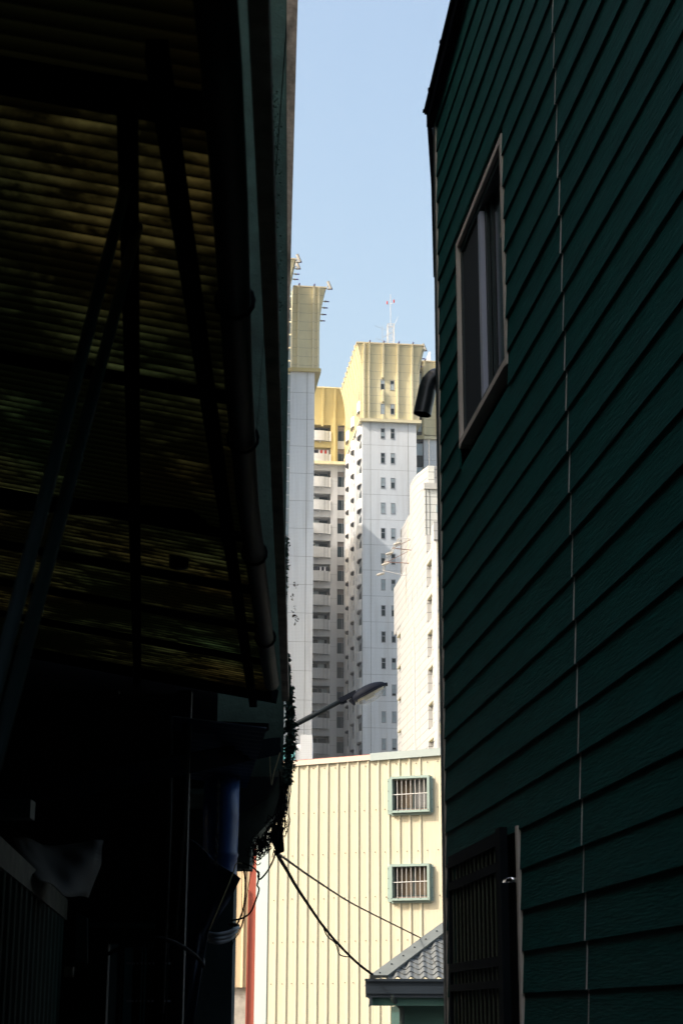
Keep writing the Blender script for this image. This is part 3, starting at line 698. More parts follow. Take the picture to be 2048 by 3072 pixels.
dpp.append(Vector((dpp[-1].x, dpp[-1].y, 0)))
MB().tube(dpp, .037, 12).build('downpipe', 'dark_trim', H, smooth=True)
curve('roof_wire', [(1228,2845,25.55), (1245,2834,25.6), (1262,2833,25.75), (1283,2834,25.8), (1303,2828,25.9), (1342,2826,26)], .005, 'cable', 'thin black wire lying across the grey roof flashing', 'wire')

# ================================================================== STREET LAMP
LD = 27.0
px0 = P(655,2290,LD)
LMP = thing('street_lamp', 'dark cobra-head street lamp reaching out on an upswept arm', 'street lamp', (px0.x, LD, 0))
MB().tube([(px0.x,LD,0), (px0.x,LD,px0.z+.3)], [.09,.07], 14).build('pole', 'lamp_pole', LMP, smooth=True)
a0, a1, a2 = P(655,2290,LD), P(872,2181,LD), P(1026,2101,LD)
MB().tube([a0, a1, a1.lerp(a2,.45), a1.lerp(a2,.46), a2], [.043,.041,.041,.037,.036], 14).build('arm', 'lamp_pole', LMP, smooth=True)
ax0, ax1 = P(1060,2107,LD), P(1158,2055,LD)      # lip line
ea = (ax1-ax0); LL = ea.length; ea.normalize(); eb = Vector((0,-1,0)); ec = ea.cross(eb).normalized()
if ec.z < 0: ec = -ec
def head(sgn, hmax, wmax, nseg=18, prof=None):
    vs = []; fs = []; M_ = 14
    for i in range(nseg+1):
        t = i/nseg; h = hmax*prof(t)
        wdt = wmax*math.sin(math.pi*min(max(t,.02),.98))**.42
        for k in range(M_+1):
            th = math.pi*k/M_; vs.append(ax0 + ea*(LL*t) + eb*(wdt*math.cos(th)) + ec*(sgn*h*math.sin(th)**.8))
    for i in range(nseg):
        for k in range(M_): fs.append((i*(M_+1)+k, i*(M_+1)+k+1, (i+1)*(M_+1)+k+1, (i+1)*(M_+1)+k))
    return vs, fs
vs, fs = head(1, .15, .15, prof=lambda t: max(.22, (math.sin(math.pi*(.12+.83*t)))**.55) if t < .97 else .25)
bd = MB().add(vs, fs)
br = MB()
bd.add([ax0+eb*s1*.15-ec*.0+ea*t*LL for t in (0,) for s1 in (1,-1)]+[ax0+ea*LL*1.0+eb*s1*.06 for s1 in (-1,1)], [(0,1,2,3)]) if False else None
bd = bd.build('housing', 'lamp_body', LMP, smooth=True)
md = bd.modifiers.new('s','SOLIDIFY'); md.thickness = .008
k0 = P(1020,2104,LD)
MB().bar(P(1018,2103,LD), P(1068,2077,LD), .09, .075).build('bracket', 'lamp_body', LMP)
b2 = MB(); b2.bar(P(1048,2100,LD), P(1064,2114,LD), .10, .03); b2.bar(P(1150,2054,LD), P(1162,2053,LD), .06, .05); b2.bar(P(1026,2111,LD), P(1040,2104,LD), .05, .03); b2.bar(P(1020,2096,LD), P(1024,2114,LD), .03, .02)
b2.build('latch', 'lamp_body', LMP)
lipm = MB()
ring = [ax0+ea*(LL*(.5-.52*math.cos(t)))+eb*(.155*math.sin(t)) for t in [2*math.pi*k/28 for k in range(29)]]
lipm.tube(ring, .011, 6); lipm.build('rim', 'lamp_body', LMP, smooth=True)
vs, fs = head(-1, .135, .14, prof=lambda t: max(.02, math.sin(math.pi*t)**.6))
MB().add(vs, fs).build('lens', 'lamp_lens', LMP, smooth=True)
rf = MB()
for k in (-.09,-.045,0,.045,.09): rf.bar(ax0+ea*LL*.12+eb*k-ec*.012, ax0+ea*LL*.9+eb*k-ec*.012, .012, .012)
rf.tube([ax0+ea*LL*.3-ec*.05, ax0+ea*LL*.6-ec*.05], .022, 10)
rf.build('reflector', 'reflector', LMP)

# ================================================================== APARTMENT COMPLEX
T0 = P(1087,1300,195); TF = (Vector((T0.x, T0.y, 0)), rad(6.5))
ZC0, ZC1, ZT = 70.15, 70.55, 80.0
def flare(z, f=.75): return f*max(0, (z-75.2)/4.8)**2
def crown(mb, u0, u1, s0, s1, sides='FLRB', f=.75):
    zs = [ZC1, 73, 75.2, 76.2, 77.2, 78, 78.8, 79.4, ZT]; vs = []
    for z in zs:
        o = flare(z, f); vs += [(u0-(o if 'L' in sides else 0), s0-(o if 'F' in sides else 0), z), (u1+(o if 'R' in sides else 0), s0-(o if 'F' in sides else 0), z), (u1+(o if 'R' in sides else 0), s1, z), (u0-(o if 'L' in sides else 0), s1, z)]
    fs = []
    for i in range(len(zs)-1):
        for k in range(4): fs.append((i*4+k, i*4+(k+1)%4, (i+1)*4+(k+1)%4, (i+1)*4+k))
    fs.append(tuple((len(zs)-1)*4+k for k in range(4))); mb.add(vs, fs)
def rib(mb, pos, axis, sgn, plane, zlo=ZC1, zhi=ZT-.02, w_=.2, d=.32, f=.75):
    """vertical rib following the flare. axis 0: on a face of constant s (pos = u); axis 1: on a face of constant u (pos = s)"""
    zs = [zlo] + [z for z in (73, 75.2, 76.2, 77.2, 78, 78.8, 79.4) if zlo < z < zhi] + [zhi]
    vs = []
    for z in zs:
        o = flare(z, f); a = plane + sgn*o - sgn*.02; b = a + sgn*d
        q = [(pos-w_/2, a), (pos-w_/2, b), (pos+w_/2, b), (pos+w_/2, a)]
        vs += [((x, y, z) if axis == 0 else (y, x, z)) for x, y in q]
    fs = [(0,1,2,3), tuple((len(zs)-1)*4+k for k in range(4))]
    for i in range(len(zs)-1):
        for k in range(4): fs.append((i*4+k, i*4+(k+1)%4, (i+1)*4+(k+1)%4, (i+1)*4+k))
    mb.add(vs, fs)
def rimbox(mb, u0, u1, s0, s1, f=.75, sides='FLR'):
    o = f+.1; a, b, c = u0-(o if 'L' in sides else 0), u1+(o if 'R' in sides else 0), s0-(o if 'F' in sides else 0)
    mb.box(a, b, c, s1, ZT+.003, ZT+.16)
def cornice(mb, u0, u1, s0, s1, p=.32, L=True, R=True):
    mb.box(u0-(p if L else 0), u1+(p if R else 0), s0-p, s1, ZC0, ZC1-.003)
def flood(parent, p, d, big=False):
    m_ = MB().use('lamp_beige'); p = Vector(p); d = Vector(d).normalized()
    m_.tube([p, p+d*.25], .05, 6); m_.tube([p+d*.18, p+d*.42], .11, 8)
    m_.use('violet').tube([p+d*.42, p+d*.72], .075, 8)
    if big: m_.use('lamp_beige').tube([p+Vector((0,0,.1)), p+Vector((.3,0,.5))], .05, 6).tube([p+Vector((.2,0,.9)), p+Vector((.55,0,.0))], [.16,.19], 10)
    return m_.build('floodlight', 'lamp_beige', parent)
def small_window(parent, u, s, ztop, style):
    f_ = MB(); w2, h = .25, 1.28; y0 = s-.035
    f_.box(u-w2, u-w2+.05, y0, s+.02, ztop-h, ztop); f_.box(u+w2-.05, u+w2, y0, s+.02, ztop-h, ztop)
    f_.box(u-w2+.05, u+w2-.05, y0, s+.02, ztop-.05, ztop); f_.box(u-w2+.05, u+w2-.05, y0, s+.02, ztop-h, ztop-h+.05); f_.box(u-w2+.05, u+w2-.05, y0, s+.02, ztop-.56, ztop-.49)
    f_.box(u-w2-.04, u+w2+.04, s-.05, s+.01, ztop+.0, ztop+.03); f_.box(u-w2-.03, u+w2+.03, s-.05, s+.01, ztop-h-.03, ztop-h)
    W_ = f_.build('window', 'tower_frame', parent)
    k = random.random()
    m1 = 'tower_pane_pale' if style[0] else 'tower_glass'; m2 = 'tower_pane_pale' if style[1] else 'tower_glass'
    MB().box(u-w2+.05, u+w2-.05, s-.012, s-.008, ztop-.49, ztop-.05).build('pane', m1, W_)
    MB().box(u-w2+.05, u+w2-.05, s-.012, s-.008, ztop-1.0, ztop-.56).build('pane', m2, W_)
    MB().box(u-w2+.05, u+w2-.05, s-.012, s-.008, ztop-h+.05, ztop-1.0).build('pane', 'tower_glass' if random.random() < .6 else m2, W_)
# ---- main tower
A = thing('apartment_tower', 'white tiled apartment tower with flared yellow crown and paired small windows, under the lattice mast', 'tower', (3.25, 6, 0), TF, 'towers of the yellow-crowned complex')
UM = 6.52
mm = MB(); mm.box(0, UM, 0, 17, 0, ZC0); mm.build('wall', 'white_tile', A)
c = MB(); crown(c, -.0, UM+.1, 0, 17); c.build('crown', 'yellow_panel', A)
c = MB(); rimbox(c, 0, UM+.1, 0, 17); c.build('roof_rim', 'rim', A)
c = MB(); cornice(c, 0, UM+.2, 0, 16.0, .4); c.build('cornice', 'yellow_rib', A)
for u in (.14, .74, 4.27, 6.02): 
    c = MB(); rib(c, u, 0, -1, 0); c.build('rib', 'yellow_rib', A)
for z0, z1 in ((ZC1, 71.15), (72.78, 74.32), (75.85, ZT-.02)):
    c = MB(); rib(c, 2.46, 0, -1, 0, z0, z1, .22); c.build('rib', 'yellow_rib', A)
for i in range(9):
    c = MB(); rib(c, .12+i*1.86, 1, -1, 0, w_=.22); c.build('rib', 'yellow_rib', A)
for i in range(4):
    c = MB(); rib(c, .12+i*3.7, 1, 1, UM+.1); c.build('rib', 'yellow_rib', A)
for k in range(16):
    zt = 75.67-3.122*k
    for u in (2.44, 3.63): small_window(A, u, 0, zt, (random.random() < .7 or k > 12, random.random() < .55))
jl = MB()
for u in (.96, 5.51): jl.box(u-.02, u+.02, -.004, .01, 20, ZC0)
jl.build('tile_joint', 'joint_dark', A)
for u in (.74, 2.46, 4.27, 6.02): flood(A, (u, -.95, ZT+.12), (0,-.9,-.1))
for i, s in enumerate((.5, 2.4, 4.3)): flood(A, (UM+.8, s, ZT-.1-.3*i), (1,0,0), i == 0)
def side_balcony(parent, s, zf, wdt=1.35, dep=.85, white='balcony_side'):
    vs = []; n_ = 12
    m_ = MB(); ptsb = [(-dep*math.sin(math.pi*k/n_), s-wdt*math.cos(math.pi*k/n_)) for k in range(n_+1)]
    poly = [(x, y, zf) for x, y in ptsb]; m_.prism(poly, (0,0,.12))
    bl = m_.build('balcony', 'recess', parent)
    m2 = MB()
    for k in range(n_):
        (x0,y0),(x1,y1) = ptsb[k], ptsb[k+1]
        m2.hexa([(x0,y0,zf+.0),(x1,y1,zf+.0),(x1*.93,(y1-s)*.95+s,zf+.0),(x0*.93,(y0-s)*.95+s,zf+.0)], [(x0,y0,zf+1.35),(x1,y1,zf+1.35),(x1*.93,(y1-s)*.95+s,zf+1.35),(x0*.93,(y0-s)*.95+s,zf+1.35)])
    m2.build('parapet', white, bl)
    MB().box(-.02, .02, s-wdt*.8, s+wdt*.8, zf+1.2, zf+2.4).build('opening', 'tower_glass', bl)
for k in range(17):
    zf = 71.9-3.1*k
    for j, s in enumerate((2.1, 7.8, 13.2)):
        if zf > 70 and j == 3: continue
        side_balcony(A, s, zf, 1.25, .40 if j == 0 else .5)
sw = MB()
for s0, s1 in ((3.6, 4.1), (5.6,6.0), (9.6,10.2), (11.2, 11.6), (14.8, 15.3)): sw.box(-.28, 0, s0, s1, 10, ZC0-.01)
sw.build('pilaster', 'balcony_side', A)
# ---- balcony wing
sB = 16.0
Bw = thing('balcony_wing', 'recessed apartment wing with curved lattice balconies between the two white towers', 'tower', (-3, sB, 0), TF, 'towers of the yellow-crowned complex')
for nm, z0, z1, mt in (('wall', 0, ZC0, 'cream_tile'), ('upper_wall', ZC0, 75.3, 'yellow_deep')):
    m_ = MB()
    m_.box(-2.10, -1.22, sB, sB+1.6, z0, z1)        # pilaster
    m_.box(-12, -7.6, sB, sB+1.6, z0, z1); m_.box(-.32, 0.3, sB+.0, sB+1.6, z0, z1)
    m_.box(-12, 0.3, sB+1.6, sB+6, z0, z1)
    zf = 72.95
    while zf > 5:
        a, b = zf+2.30, zf+3.12
        if (z0 < ZC0 and b <= ZC0+1.5) or (z0 >= ZC0 and a >= ZC0):
            m_.box(-7.6, -2.10, sB+.06, sB+1.3, a, min(b, z1 if b > z1 else b))
        zf -= 3.12
    m_.build(nm, mt, Bw)
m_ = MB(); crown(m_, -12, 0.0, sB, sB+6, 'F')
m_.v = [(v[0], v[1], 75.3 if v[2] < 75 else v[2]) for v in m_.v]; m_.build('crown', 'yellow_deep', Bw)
m_ = MB(); rimbox(m_, -12, -.9, sB, sB+6, sides='F'); m_.build('roof_rim', 'yellow_rib', Bw)
m_ = MB(); m_.box(-12, -.0, sB-.62, sB+.0, ZC0-.45, ZC0-.06); m_.build('cornice', 'yellow_rib', Bw)
for u, zlo in ((-3.2, 74.9), (-1.62, ZC0-.1)):
    m_ = MB(); rib(m_, u, 0, -1, sB, zlo, w_=.24, d=.3); m_.build('rib', 'yellow_deep', Bw)
lobj = []
for k in range(16):
    zf = 72.95-3.12*k
    n_ = 10; hw = 1.75; cu_ = -3.85; ptsb = []
    for i in range(n_+1):
        t = -1+2*i/n_; ptsb.append((cu_+hw*t, sB-.05-.42*(1-t*t)))
    bm_ = MB()
    for i in range(n_):
        (x0,y0),(x1,y1) = ptsb[i], ptsb[i+1]
        bm_.hexa([(x0,y0,zf),(x1,y1,zf),(x1,y1+.08,zf),(x0,y0+.08,zf)], [(x0,y0,zf+1.33),(x1,y1,zf+1.33),(x1,y1+.08,zf+1.33),(x0,y0+.08,zf+1.33)])
    bm_.prism([(x,y+.01,zf) for x, y in ptsb]+[(cu_+hw, sB+1.5, zf), (cu_-hw, sB+1.5, zf)], (0,0,.1))
    bo = bm_.build('balcony', 'balcony_white', Bw)
    MB().box(cu_+hw-.27, cu_+hw-.0, sB-.13, sB-.04, zf, zf+1.33).build('end_post', 'balcony_side', bo)
    lt = MB().tube([(-3.5, sB-.1, zf-.2), (-3.5, sB-.1, zf-.02)], .07, 8); lt.build('ceiling_lamp', 'balcony_side', bo)
    # sliding door behind
    dm_ = MB(); dm_.box(-4.6, -2.3, sB+1.18, sB+1.22, zf+.1, zf+2.2)
    dd = dm_.build('sliding_door', 'tower_glass', bo)
    fm = MB()
    for a in (-4.6, -3.5, -2.35): fm.box(a, a+.06, sB+1.14, sB+1.18, zf+.1, zf+2.2)
    fm.box(-4.6, -2.3, sB+1.14, sB+1.18, zf+2.14, zf+2.2); fm.build('frame', 'tower_frame', dd) if False else fm.build('door_frame', 'tower_frame', bo)
    if random.random() < .75:
        a = random.choice((-3.44, -3.0, -4.2)); MB().box(a, a+.75, sB+1.15, sB+1.16, zf+.1, zf+2.12).build('curtain', 'tower_pane_pale', bo)
    MB().box(-5.6, -4.75, sB+1.15, sB+1.2, zf+.1, zf+2.3).build('side_panel', 'recess', bo)
    # window strip
    zt = 75.12-3.115*k
    wd_ = MB(); wd_.box(-1.2, -.34, sB+.10, sB+.16, zt-.66, zt-.64); wd_.box(-1.2, -1.17, sB+.1, sB+.16, zt-2.05, zt); wd_.box(-.60, -.56, sB+.1, sB+.16, zt-2.05, zt-.66); wd_.box(-.37,-.34,sB+.1,sB+.16,zt-2.05,zt)
    ww = wd_.build('window', 'tower_frame', Bw)
    MB().box(-1.2, -.34, sB+.16, sB+.2, zt-.64, zt).build('louvre', 'louvre', ww)
    MB().box(-1.2, -.34, sB+.17, sB+.2, zt-2.05, zt-.66).build('pane', 'tower_glass', ww)
    MB().box(-1.22, -.32, sB+.02, sB+.3, zt-3.115, zt-2.05).build('spandrel', 'cream_tile', Bw)
def laundry(zf, cols, label):
    t_ = thing('laundry', label, 'laundry', (-3.4, sB+.2, zf+1.3), TF, 'laundry on the balconies')
    for i, cc in enumerate(cols):
        MB().prism([(-4.2+i*.27, sB+.25, zf+1.35), (-4.0+i*.27, sB+.25, zf+1.35), (-3.99+i*.27, sB+.25, zf+1.95), (-4.06+i*.27, sB+.25, zf+2.03), (-4.14+i*.27, sB+.25, zf+2.03), (-4.21+i*.27, sB+.25, zf+1.95)], (0,.04,0)).build('garment', cc, t_)
    MB().tube([(-4.6, sB+.27, zf+2.05), (-2.2, sB+.27, zf+2.05)], .02, 5).build('line', 'white_metal', t_)
laundry(72.95-3.12, ('cloth_dark','cloth_dark','cloth_white','cloth_red','cloth_white','cloth_red','cloth_white','recess'), 'red, white and dark clothes drying on the second balcony below the crown')
laundry(72.95-3.12*6, ('cloth_dark','cloth_dark','cloth_dark','cloth_white','cloth_dark','cloth_white','cloth_dark'), 'mostly dark clothes drying on the balcony halfway up')
for kk, lb in ((3, 'upper'), (5, 'lower')):
    zf = 72.95-3.12*kk
    t_ = thing('air_conditioner', 'white air conditioner on the balcony ledge beside the left tower, %s one' % lb, 'air conditioner', (-4.6, sB+.4, zf+1.4), TF, 'balcony air conditioners')
    MB().box(-4.42, -4.05, sB+.3, sB+.6, zf+1.42, zf+1.95).build('casing', 'ac_white', t_)
    MB().tube([(-4.23, sB+.3, zf+1.72), (-4.23, sB+.27, zf+1.72)], .15, 14).build('fan', 'dark_trim', t_)
# ---- left tower
A2 = thing('apartment_tower', 'white tiled tower with flared yellow crown right beside the dark left building, in shade', 'tower', (-10, -12, 0), TF, 'towers of the yellow-crowned complex')
sL = -16.9
m_ = MB(); m_.box(-10.1, -7.45, sL, -6, 0, ZC0-.45); m_.box(-13, -10.1, sL+.8, -6, 0, ZC0-.45); m_.build('wall', 'white_tile', A2)
m_ = MB(); crown(m_, -10.0, -7.05, sL, -6, 'FR', .65); m_.v = [(v[0], v[1], v[2]-.45) for v in m_.v]; m_.build('crown', 'yellow_panel', A2)
m_ = MB(); m_.box(-10.0, -6.3, sL-.75, -6, ZT-.447, ZT-.3); m_.build('roof_rim', 'rim', A2)
m_ = MB(); m_.box(-10.0, -6.78, sL-.32, -6, ZC0-.45, ZC1-.453); m_.prism([(-10.0, sL-.32, ZC0-.45), (-10.0, sL+.6, ZC0-.45), (-11.2, sL+.8, ZC0-.45), (-11.2, sL+.5, ZC0-.45)], (0,0,.397)); m_.build('cornice', 'yellow_deep', A2)
for u in (-9.36, -7.68, -7.12):
    m_ = MB(); rib(m_, u, 0, -1, sL, ZC1, ZT-.05, .2, .28, .65); m_.v = [(v[0], v[1], v[2]-.45) for v in m_.v]; m_.build('rib', 'yellow_rib', A2)
for i in range(5):
    m_ = MB(); rib(m_, sL+.15+i*1.7, 1, 1, -7.05, ZC1, ZT-.05, .2, .12, .65); m_.v = [(v[0], v[1], v[2]-.45) for v in m_.v]; m_.build('rib', 'yellow_rib', A2)
gs = MB()
z = 20
while z < 79:
    gs.box(-10.6, -10.1, sL+.3, sL+.34, z, z+1.4); z += 1.55
gs.build('glass_strip', 'glass_strip', A2)
MB().box(-8.27, -8.23, sL-.006, sL+.01, 20, ZC0-.46).build('tile_joint', 'joint_dark', A2)
flood(A2, (-6.3, sL-.5, ZT-.45), (1,0,0), True)
for s, z in ((-14.97,79.28),(-13.59,79.09),(-12.12,78.89),(-10.71,78.7)): flood(A2, (-6.42, s, z-.2), (1,0,0))
for u in (-9.36, -7.68): flood(A2, (u, sL-.75, ZT-.3), (0,-.9,-.1))
# ---- front-left tower (upper left sliver)
A3 = thing('apartment_tower', 'yellow flared tower crown just peeking out at upper left above its neighbour', 'tower', (-16, -20, 0), TF, 'towers of the yellow-crowned complex')
m_ = MB(); m_.box(-22, -11.1, -23, -17.2, 0, ZC0); m_.build('wall', 'white_tile', A3)
m_ = MB(); crown(m_, -22, -11.05, -23, -17.2, 'FR', .7); m_.build('crown', 'yellow_panel', A3)
m_ = MB(); m_.box(-22, -10.22, -23.8, -17.2, ZT, ZT+.14); m_.build('roof_rim', 'rim', A3)
for s in (-21.6, -20.2, -18.8):
    m_ = MB(); rib(m_, s, 1, 1, -11.05, ZC1, ZT-.05, .2, .15, .7); m_.build('rib', 'yellow_rib', A3)
    flood(A3, (-10.25, s, ZT-.1), (1,0,0), s == -21.6)
flood(A3, (-10.25, -22.9, ZT+.1), (1,0,0), True)
# ---- west block that throws the big shadow
A4 = thing('apartment_tower', 'yellow-crowned white tower hidden behind the dark left building', 'tower', (-35, -2, 0), TF, 'towers of the yellow-crowned complex')
m_ = MB(); m_.box(-46, -25.5, -14, 9, 0, ZC0); m_.build('wall', 'white_tile', A4)
m_ = MB(); crown(m_, -46, -25.5, -14, 9); m_.build('crown', 'yellow_panel', A4)
m_ = MB(); m_.box(-25.4, -7.7, -5.9, 15.6, 0, 58.5); m_.build('link_block', 'white_tile', A4)  # unseen block added to cut sky light on the balcony wing
# ---- right wing
A5 = thing('apartment_tower', 'white tower with yellow crown partly behind the main tower, next to the black duct', 'tower', (12, 8, 0), TF, 'towers of the yellow-crowned complex')
sR = 5.0
m_ = MB(); m_.box(8.25, 18, sR, 20, 0, ZC0-.2); m_.box(6.62, 8.25, sR+1.2, 20, 0, 79.4); m_.build('wall', 'white_tile', A5)
m_ = MB(); crown(m_, 8.1, 18, sR, 20, 'F', .6); m_.build('crown', 'yellow_panel', A5)
m_ = MB(); m_.box(7.75, 18, sR-.7, 20, ZT, ZT+.15); m_.build('roof_rim', 'rim', A5)
m_ = MB(); m_.box(8.25, 18, sR-.3, sR+.6, ZC0-.2, ZC1-.2); m_.prism([(6.7, sR+1.2, ZC0+.1), (8.25, sR-.3, ZC0-.2), (8.25, sR-.1, ZC0-.2), (6.7, sR+1.4, ZC0+.1)], (0,0,.5)); m_.build('cornice', 'yellow_rib', A5)
for u in (8.35, 9.95):
    m_ = MB(); rib(m_, u, 0, -1, sR, w_=.22, f=.6); m_.build('rib', 'yellow_rib', A5)
    flood(A5, (u, sR-.75, ZT+.1), (0,-.9,-.1))
z = 20; k = 0
while z < 79:
    MB().box(7.0, 8.2, sR+.5, sR+.55, z, z+1.5).build('pane', 'glass_strip' if k % 2 else 'tower_glass', A5); z += 1.55; k += 1
sp_ = MB(); sp_.box(6.9, 7.0, sR+.4, sR+1.1, 10, 79.3); sp_.box(8.2, 8.249, sR+.2, sR+1.1, 10, 79.3); sp_.build('strip_frame', 'tower_frame', A5)
# ---- mast, aerial, spire
MS = thing('lattice_mast', 'white lattice mast with red lights on the main tower roof', 'mast', (4.35, 6, ZT+.1), TF)
m_ = MB(); hw = .40; z0, z1 = ZT+.1, 85.4
cs = [(4.35-hw, 6-hw), (4.35+hw, 6-hw), (4.35+hw, 6+hw), (4.35-hw, 6+hw)]
for x, y in cs: m_.tube([(x,y,z0),(x,y,z1)], .04, 5)
z = z0; 
while z < z1-.2:
    z2 = min(z+.8, z1)
    for i in range(4):
        a, b = cs[i], cs[(i+1)%4]; m_.tube([(*a,z),(*b,z)], .018, 4); m_.tube([(*a,z),(*b,z2)], .014, 4); m_.tube([(*b,z),(*a,z2)], .014, 4)
    z = z2
for i in range(4): m_.tube([(*cs[i],z1),(*cs[(i+1)%4],z1)], .04, 4)
m_.build('lattice', 'white_metal', MS)
m_ = MB(); m_.tube([(4.35,6,z1-.5),(4.35,6,89.6)], .04, 5); m_.tube([(3.95,6,88.2),(4.75,6,88.4)], .03, 5); m_.tube([(4.8,6,85.4),(5.3,6,86.6)], .02, 4); m_.build('antenna_rod', 'white_metal', MS)
for x, z in ((3.92, 88.25), (4.78, 88.5)): MB().tube([(x,6,z-.02),(x,6,z+.36)], .09, 8).build('warning_light', 'red', MS)
AE = thing('tv_aerial', 'thin three-tier television aerial left of the lattice mast', 'aerial', (3.3, 6, ZT), TF)
m_ = MB(); m_.tube([(3.3,6,ZT),(3.3,6,85.2)], .025, 5)
for z, a in ((84.9, 0), (83.2, .1), (81.9, .2), (81, .3)): m_.tube([(2.3+a*2,6,z+.3),(3.9+a*2,6,z-.25)], .018, 4)
m_.tube([(3.3,6,83.6),(4.6,5.6,84.3)], .03, 4)
for z, a in ((83.2, .1), (81.9, .2)):
    for k in range(5): m_.tube([(2.5+k*.3,5.7,z+.25-.1*k),(2.5+k*.3,6.3,z+.25-.1*k)], .01, 4)
m_.build('elements', 'tower_frame', AE)
s0 = P(1286,1050,230); s1 = P(1268,1100,230); s2 = P(1291,1100,230)
ST = thing('spire', 'white pointed spire rising behind the right tower crown', 'spire', (s1.x+.4, 230, s1.z-30))
MB().add([s1, s2, s2+Vector((0,2,0)), s1+Vector((0,2,0)), s0+Vector((0,.6,0)), s0+Vector((.25,.6,0))], [(0,1,5,4),(1,2,5),(2,3,4,5),(3,0,4)]).box(s1.x, s2.x, 230, 232, s1.z-30, s1.z).build('point', 'white_metal', ST)

# ================================================================== WHITE PANELLED BUILDING
Wb = thing('panelled_building', 'bright white panel-clad building stepping down behind the cream metal building', 'building', (6, -36, 0), TF)
wtop = 44.68; u1 = .75
m_ = MB()
m_.box(u1, 10, -45.38, -44.9, 0, wtop)                     # front strip
m_.box(1.1, 10, -44.9, -41.6, 0, wtop-.02)
m_.box(u1, 1.1, -44.9, -43.95, 0, wtop)
m_.box(u1, 10, -41.2, -24.6, 0, wtop)
m_.box(u1+.45, 10, -41.6, -41.2, 0, wtop-.02)
m_.box(u1+.32, 10, -24.6, -20.06, 0, wtop)
m_.box(u1, u1+.32, -24.6, -20.06, 39.6, wtop)
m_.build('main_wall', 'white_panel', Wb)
# niches: flush bands between floors, recesses in between
zk = 41.75
while zk > 3:
    m_ = MB(); m_.box(u1, 1.1, -43.95, -41.2, zk-.0, zk+.95); bx = m_.build('niche_band', 'white_panel', Wb)
    MB().box(u1+.02, 1.09, -43.95, -41.2, zk-.06, zk-.001).build('hood', 'soffit', Wb)
    if zk < 39: 
        MB().box(u1, u1+.32, -24.6, -22.0, zk+.55, zk+1.35).build('niche_band', 'white_panel', Wb)
        MB().box(u1+.02, u1+.31, -24.6, -22.0, zk+.48, zk+.549).build('hood', 'soffit', Wb)
    zk -= 3.28
# rounded column at the near corner
m_ = MB(); m_.tube([(u1+.17, -45.2, 0), (u1+.17, -45.2, wtop-.8)], .22, 20); m_.build('corner_column', 'white_plain', Wb, smooth=True)
m_ = MB(); m_.box(u1-.02, 10, -45.5, -45.381, 43.0, wtop+.05); m_.build('parapet', 'white_panel', Wb)
z = 42.85
while z > 3:
    f_ = MB(); f_.box(1.08, 2.6, -45.46, -45.381, z-1.0, z-.0); wv = f_.build('window', 'soffit', Wb)
    MB().box(1.12, 2.6, -45.48, -45.461, z-.72, z-.03).build('pane', 'teal_glass', wv)
    MB().box(1.06, 2.6, -45.45, -45.382, z-2.95, z-1.05).build('window_bay', 'white_plain', Wb)
    z -= 3.3
# panel seams running up the left face
m_ = MB()
for s, z0, z1 in ((-36.5,5,wtop),(-33.2,5,wtop),(-31.5,5,38),(-28.6,5,wtop)): m_.box(u1-.012, u1+.02, s-.03, s+.03, z0, z1)
m_.build('panel_seam', 'soffit', Wb)
m_ = MB(); m_.box(u1-.10, u1, -34.0, -33.4, 5, 37.5); m_.build('downpipe', 'white_plain', Wb)
m_ = MB()
for s in (-38.6, -35.6, -32.6, -29.8): m_.prism([(u1-.02, s-.10, 40.5), (u1-.02, s+.10, 40.5), (u1-.02, s, 39.2)], (.03,0,0)); m_.prism([(u1-.02, s-.10, 40.5), (u1-.02, s+.10, 40.5), (u1-.02, s, 41.6)], (.03,0,0))
m_.build('star_marks', 'glass_strip', Wb)
# upper blocks
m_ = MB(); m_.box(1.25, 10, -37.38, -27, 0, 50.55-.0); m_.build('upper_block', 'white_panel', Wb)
m_ = MB(); m_.box(1.25+.005, 10, -37.42, -37.381, 40, 50.3); m_.build('upper_front', 'white_front', Wb)
m_ = MB(); m_.box(1.2, 10, -37.6, -37.0, 50.3, 50.9); m_.build('ledge', 'white_plain', Wb)
m_ = MB(); m_.box(1.36, 1.42, -37.45, -37.421, 40, 50.3); m_.box(1.70, 1.76, -37.45, -37.421, 40, 50.3); m_.build('seam', 'joint_dark', Wb)
m_ = MB(); m_.box(2.35, 3.4, -37.48, -37.421, 48.0, 48.72); m_.build('vent_louvre', 'glass_strip', Wb)
poly = [(2.55,-35.5), (1.92,-35.45), (1.30,-32.76), (1.16,-31), (1.16,-29.3), (1.38,-27.32), (1.8,-24.98), (4,-24), (4,-35.5)]
m_ = MB(); m_.prism([(x,y,20) for x,y in poly], (0,0,53.29-20)); m_.build('curved_block', 'white_panel', Wb)
m_ = MB(); m_.box(1.93, 2.55, -35.6, -35.501, 50.9, 53.29); m_.box(2.55, 10, -35.3, -30, 20, 52.4); m_.build('stair_head', 'white_front', Wb)
m_ = MB(); m_.box(2.6, 10, -35.36, -35.301, 50.95, 51.5); m_.build('vent', 'joint_dark', Wb)
m_ = MB(); m_.box(1.84, 8, -23.36, -17.67, 0, 51.68); m_.build('rear_block', 'white_panel', Wb)
m_ = MB(); m_.tube([(1.80,-23.4,40),(1.80,-23.4,51)], .06, 6); m_.build('downpipe', 'soffit', Wb)
m_ = MB(); m_.tube([(2.15,-35,53.2),(2.15,-35,56.2)], .025, 5); m_.build('lightning_rod', 'lamp_beige', Wb)
m_ = MB(); m_.tube([(2.95,-35.2,52.4),(2.95,-35.2,52.8)], .09, 8); m_.build('beacon', 'red', Wb)
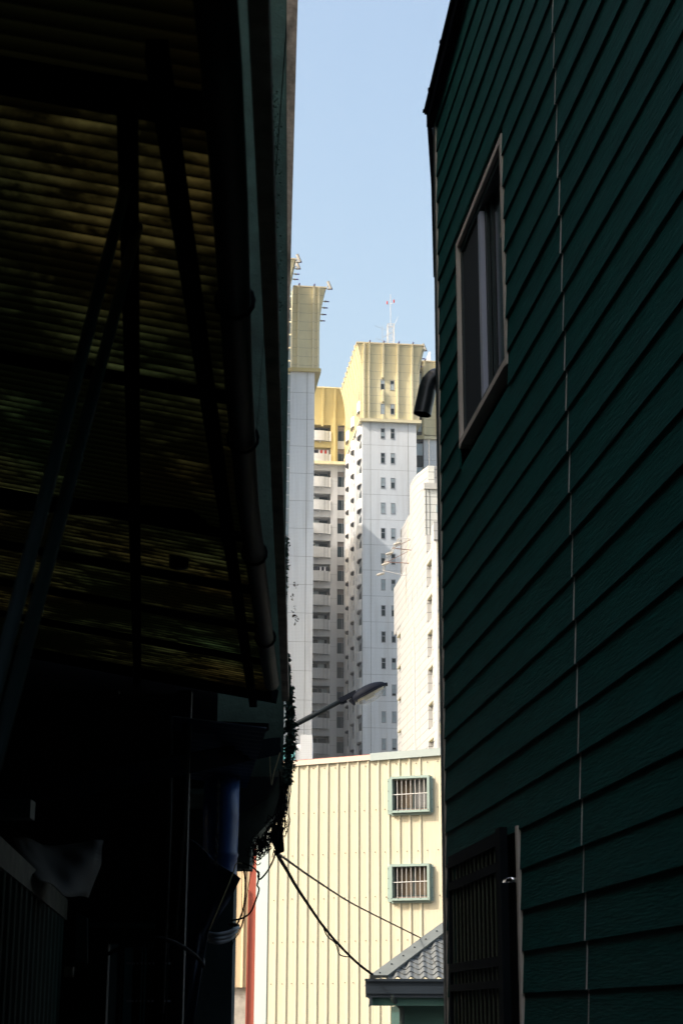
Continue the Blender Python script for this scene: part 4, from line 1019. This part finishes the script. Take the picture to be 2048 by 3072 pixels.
# floodlight rig
RG = thing('floodlight_rig', 'rusty outrigger arms carrying four floodlights off the edge of the white panelled building', 'floodlights', (.7, -29, 44), TF)
SR = -29.2
armp = [((2.4,47.74),(-.06,47.56)), ((1.4,46.39),(-.70,46.55)), ((.95,45.04),(-1.50,45.10)), ((.75,43.75),(-1.71,44.2))]
for i, (a, b) in enumerate(armp):
    MB().tube([(a[0],SR,a[1]),(b[0],SR,b[1])], .045, 6).build('arm', 'white_metal' if i in (0,3) else 'rust_bar', RG)
for a, b in (((1.2,47.55),(-.6,46.6)), ((.9,46.3),(-1.25,45.1))): MB().tube([(a[0],SR+.1,a[1]),(b[0],SR+.1,b[1])], .03, 6).build('brace', 'rust_bar', RG)
for off_ in (0, .16): MB().tube([(b[0]+off_*.8,SR-off_,b[1]-off_) for a, b in armp], .04, 5).build('rail', 'lamp_beige', RG)
for cx_, cz_ in ((-.25,46.95), (-1.05,45.9), (-1.45,45.05-.25), (-1.95,43.75)):
    c = Vector((cx_, SR-.3, cz_)); d = Vector((.40,0,.12))
    MB().tube([c-d, c-d*.7, c, c+d*.75, c+d], [.05,.11,.14,.11,.06], 12).build('lamp_head', 'lamp_beige', RG, smooth=True)

# ================================================================== LOW TILED BUILDING BELOW THE LEFT TOWER
lt0 = P(918,2300,120)
LT = thing('tiled_building', 'low grey-tiled building with a teal window, just above the cream wall top', 'building', (lt0.x, 120, 0))
xa_, xb_, xc_, xd_ = P(800,2300,120).x, P(884,2300,120).x, P(900,2300,120).x, P(936,2300,120).x
MB().box(xc_, xd_, 119.7, 124, 0, P(918,2204,119.7).z).build('tiled_pillar', 'white_tile', LT)
MB().box(xa_, xc_-.003, 120.3, 124, 0, P(880,2232,120.3).z).build('wall', 'white_tile', LT)
wn_ = MB().box(xa_, xb_+.12, 120.15, 120.29, P(880,2300,120).z, P(880,2236,120).z).build('window', 'tower_frame', LT)
MB().box(xa_, xb_, 120.1, 120.14, P(880,2300,120).z, P(880,2241,120).z).build('pane', 'teal_glass', wn_)
# ================================================================== HAZE
hz = bpy.data.materials.new('haze'); hz.use_nodes = True; hn = hz.node_tree
hn.nodes.remove(hn.nodes['Principled BSDF']); pv = hn.nodes.new('ShaderNodeVolumePrincipled')
pv.inputs['Color'].default_value = (.92, .96, 1, 1); pv.inputs['Density'].default_value = .00022; pv.inputs['Anisotropy'].default_value = .2
hn.links.new(pv.outputs[0], hn.nodes['Material Output'].inputs['Volume'])
MT['haze'] = hz
h = MB().box(-501, 501, -301, 901, -1, 95).build('haze', 'haze'); h['kind'] = 'stuff'
h['label'] = 'thin pale haze softening the distant towers'; h['category'] = 'haze'
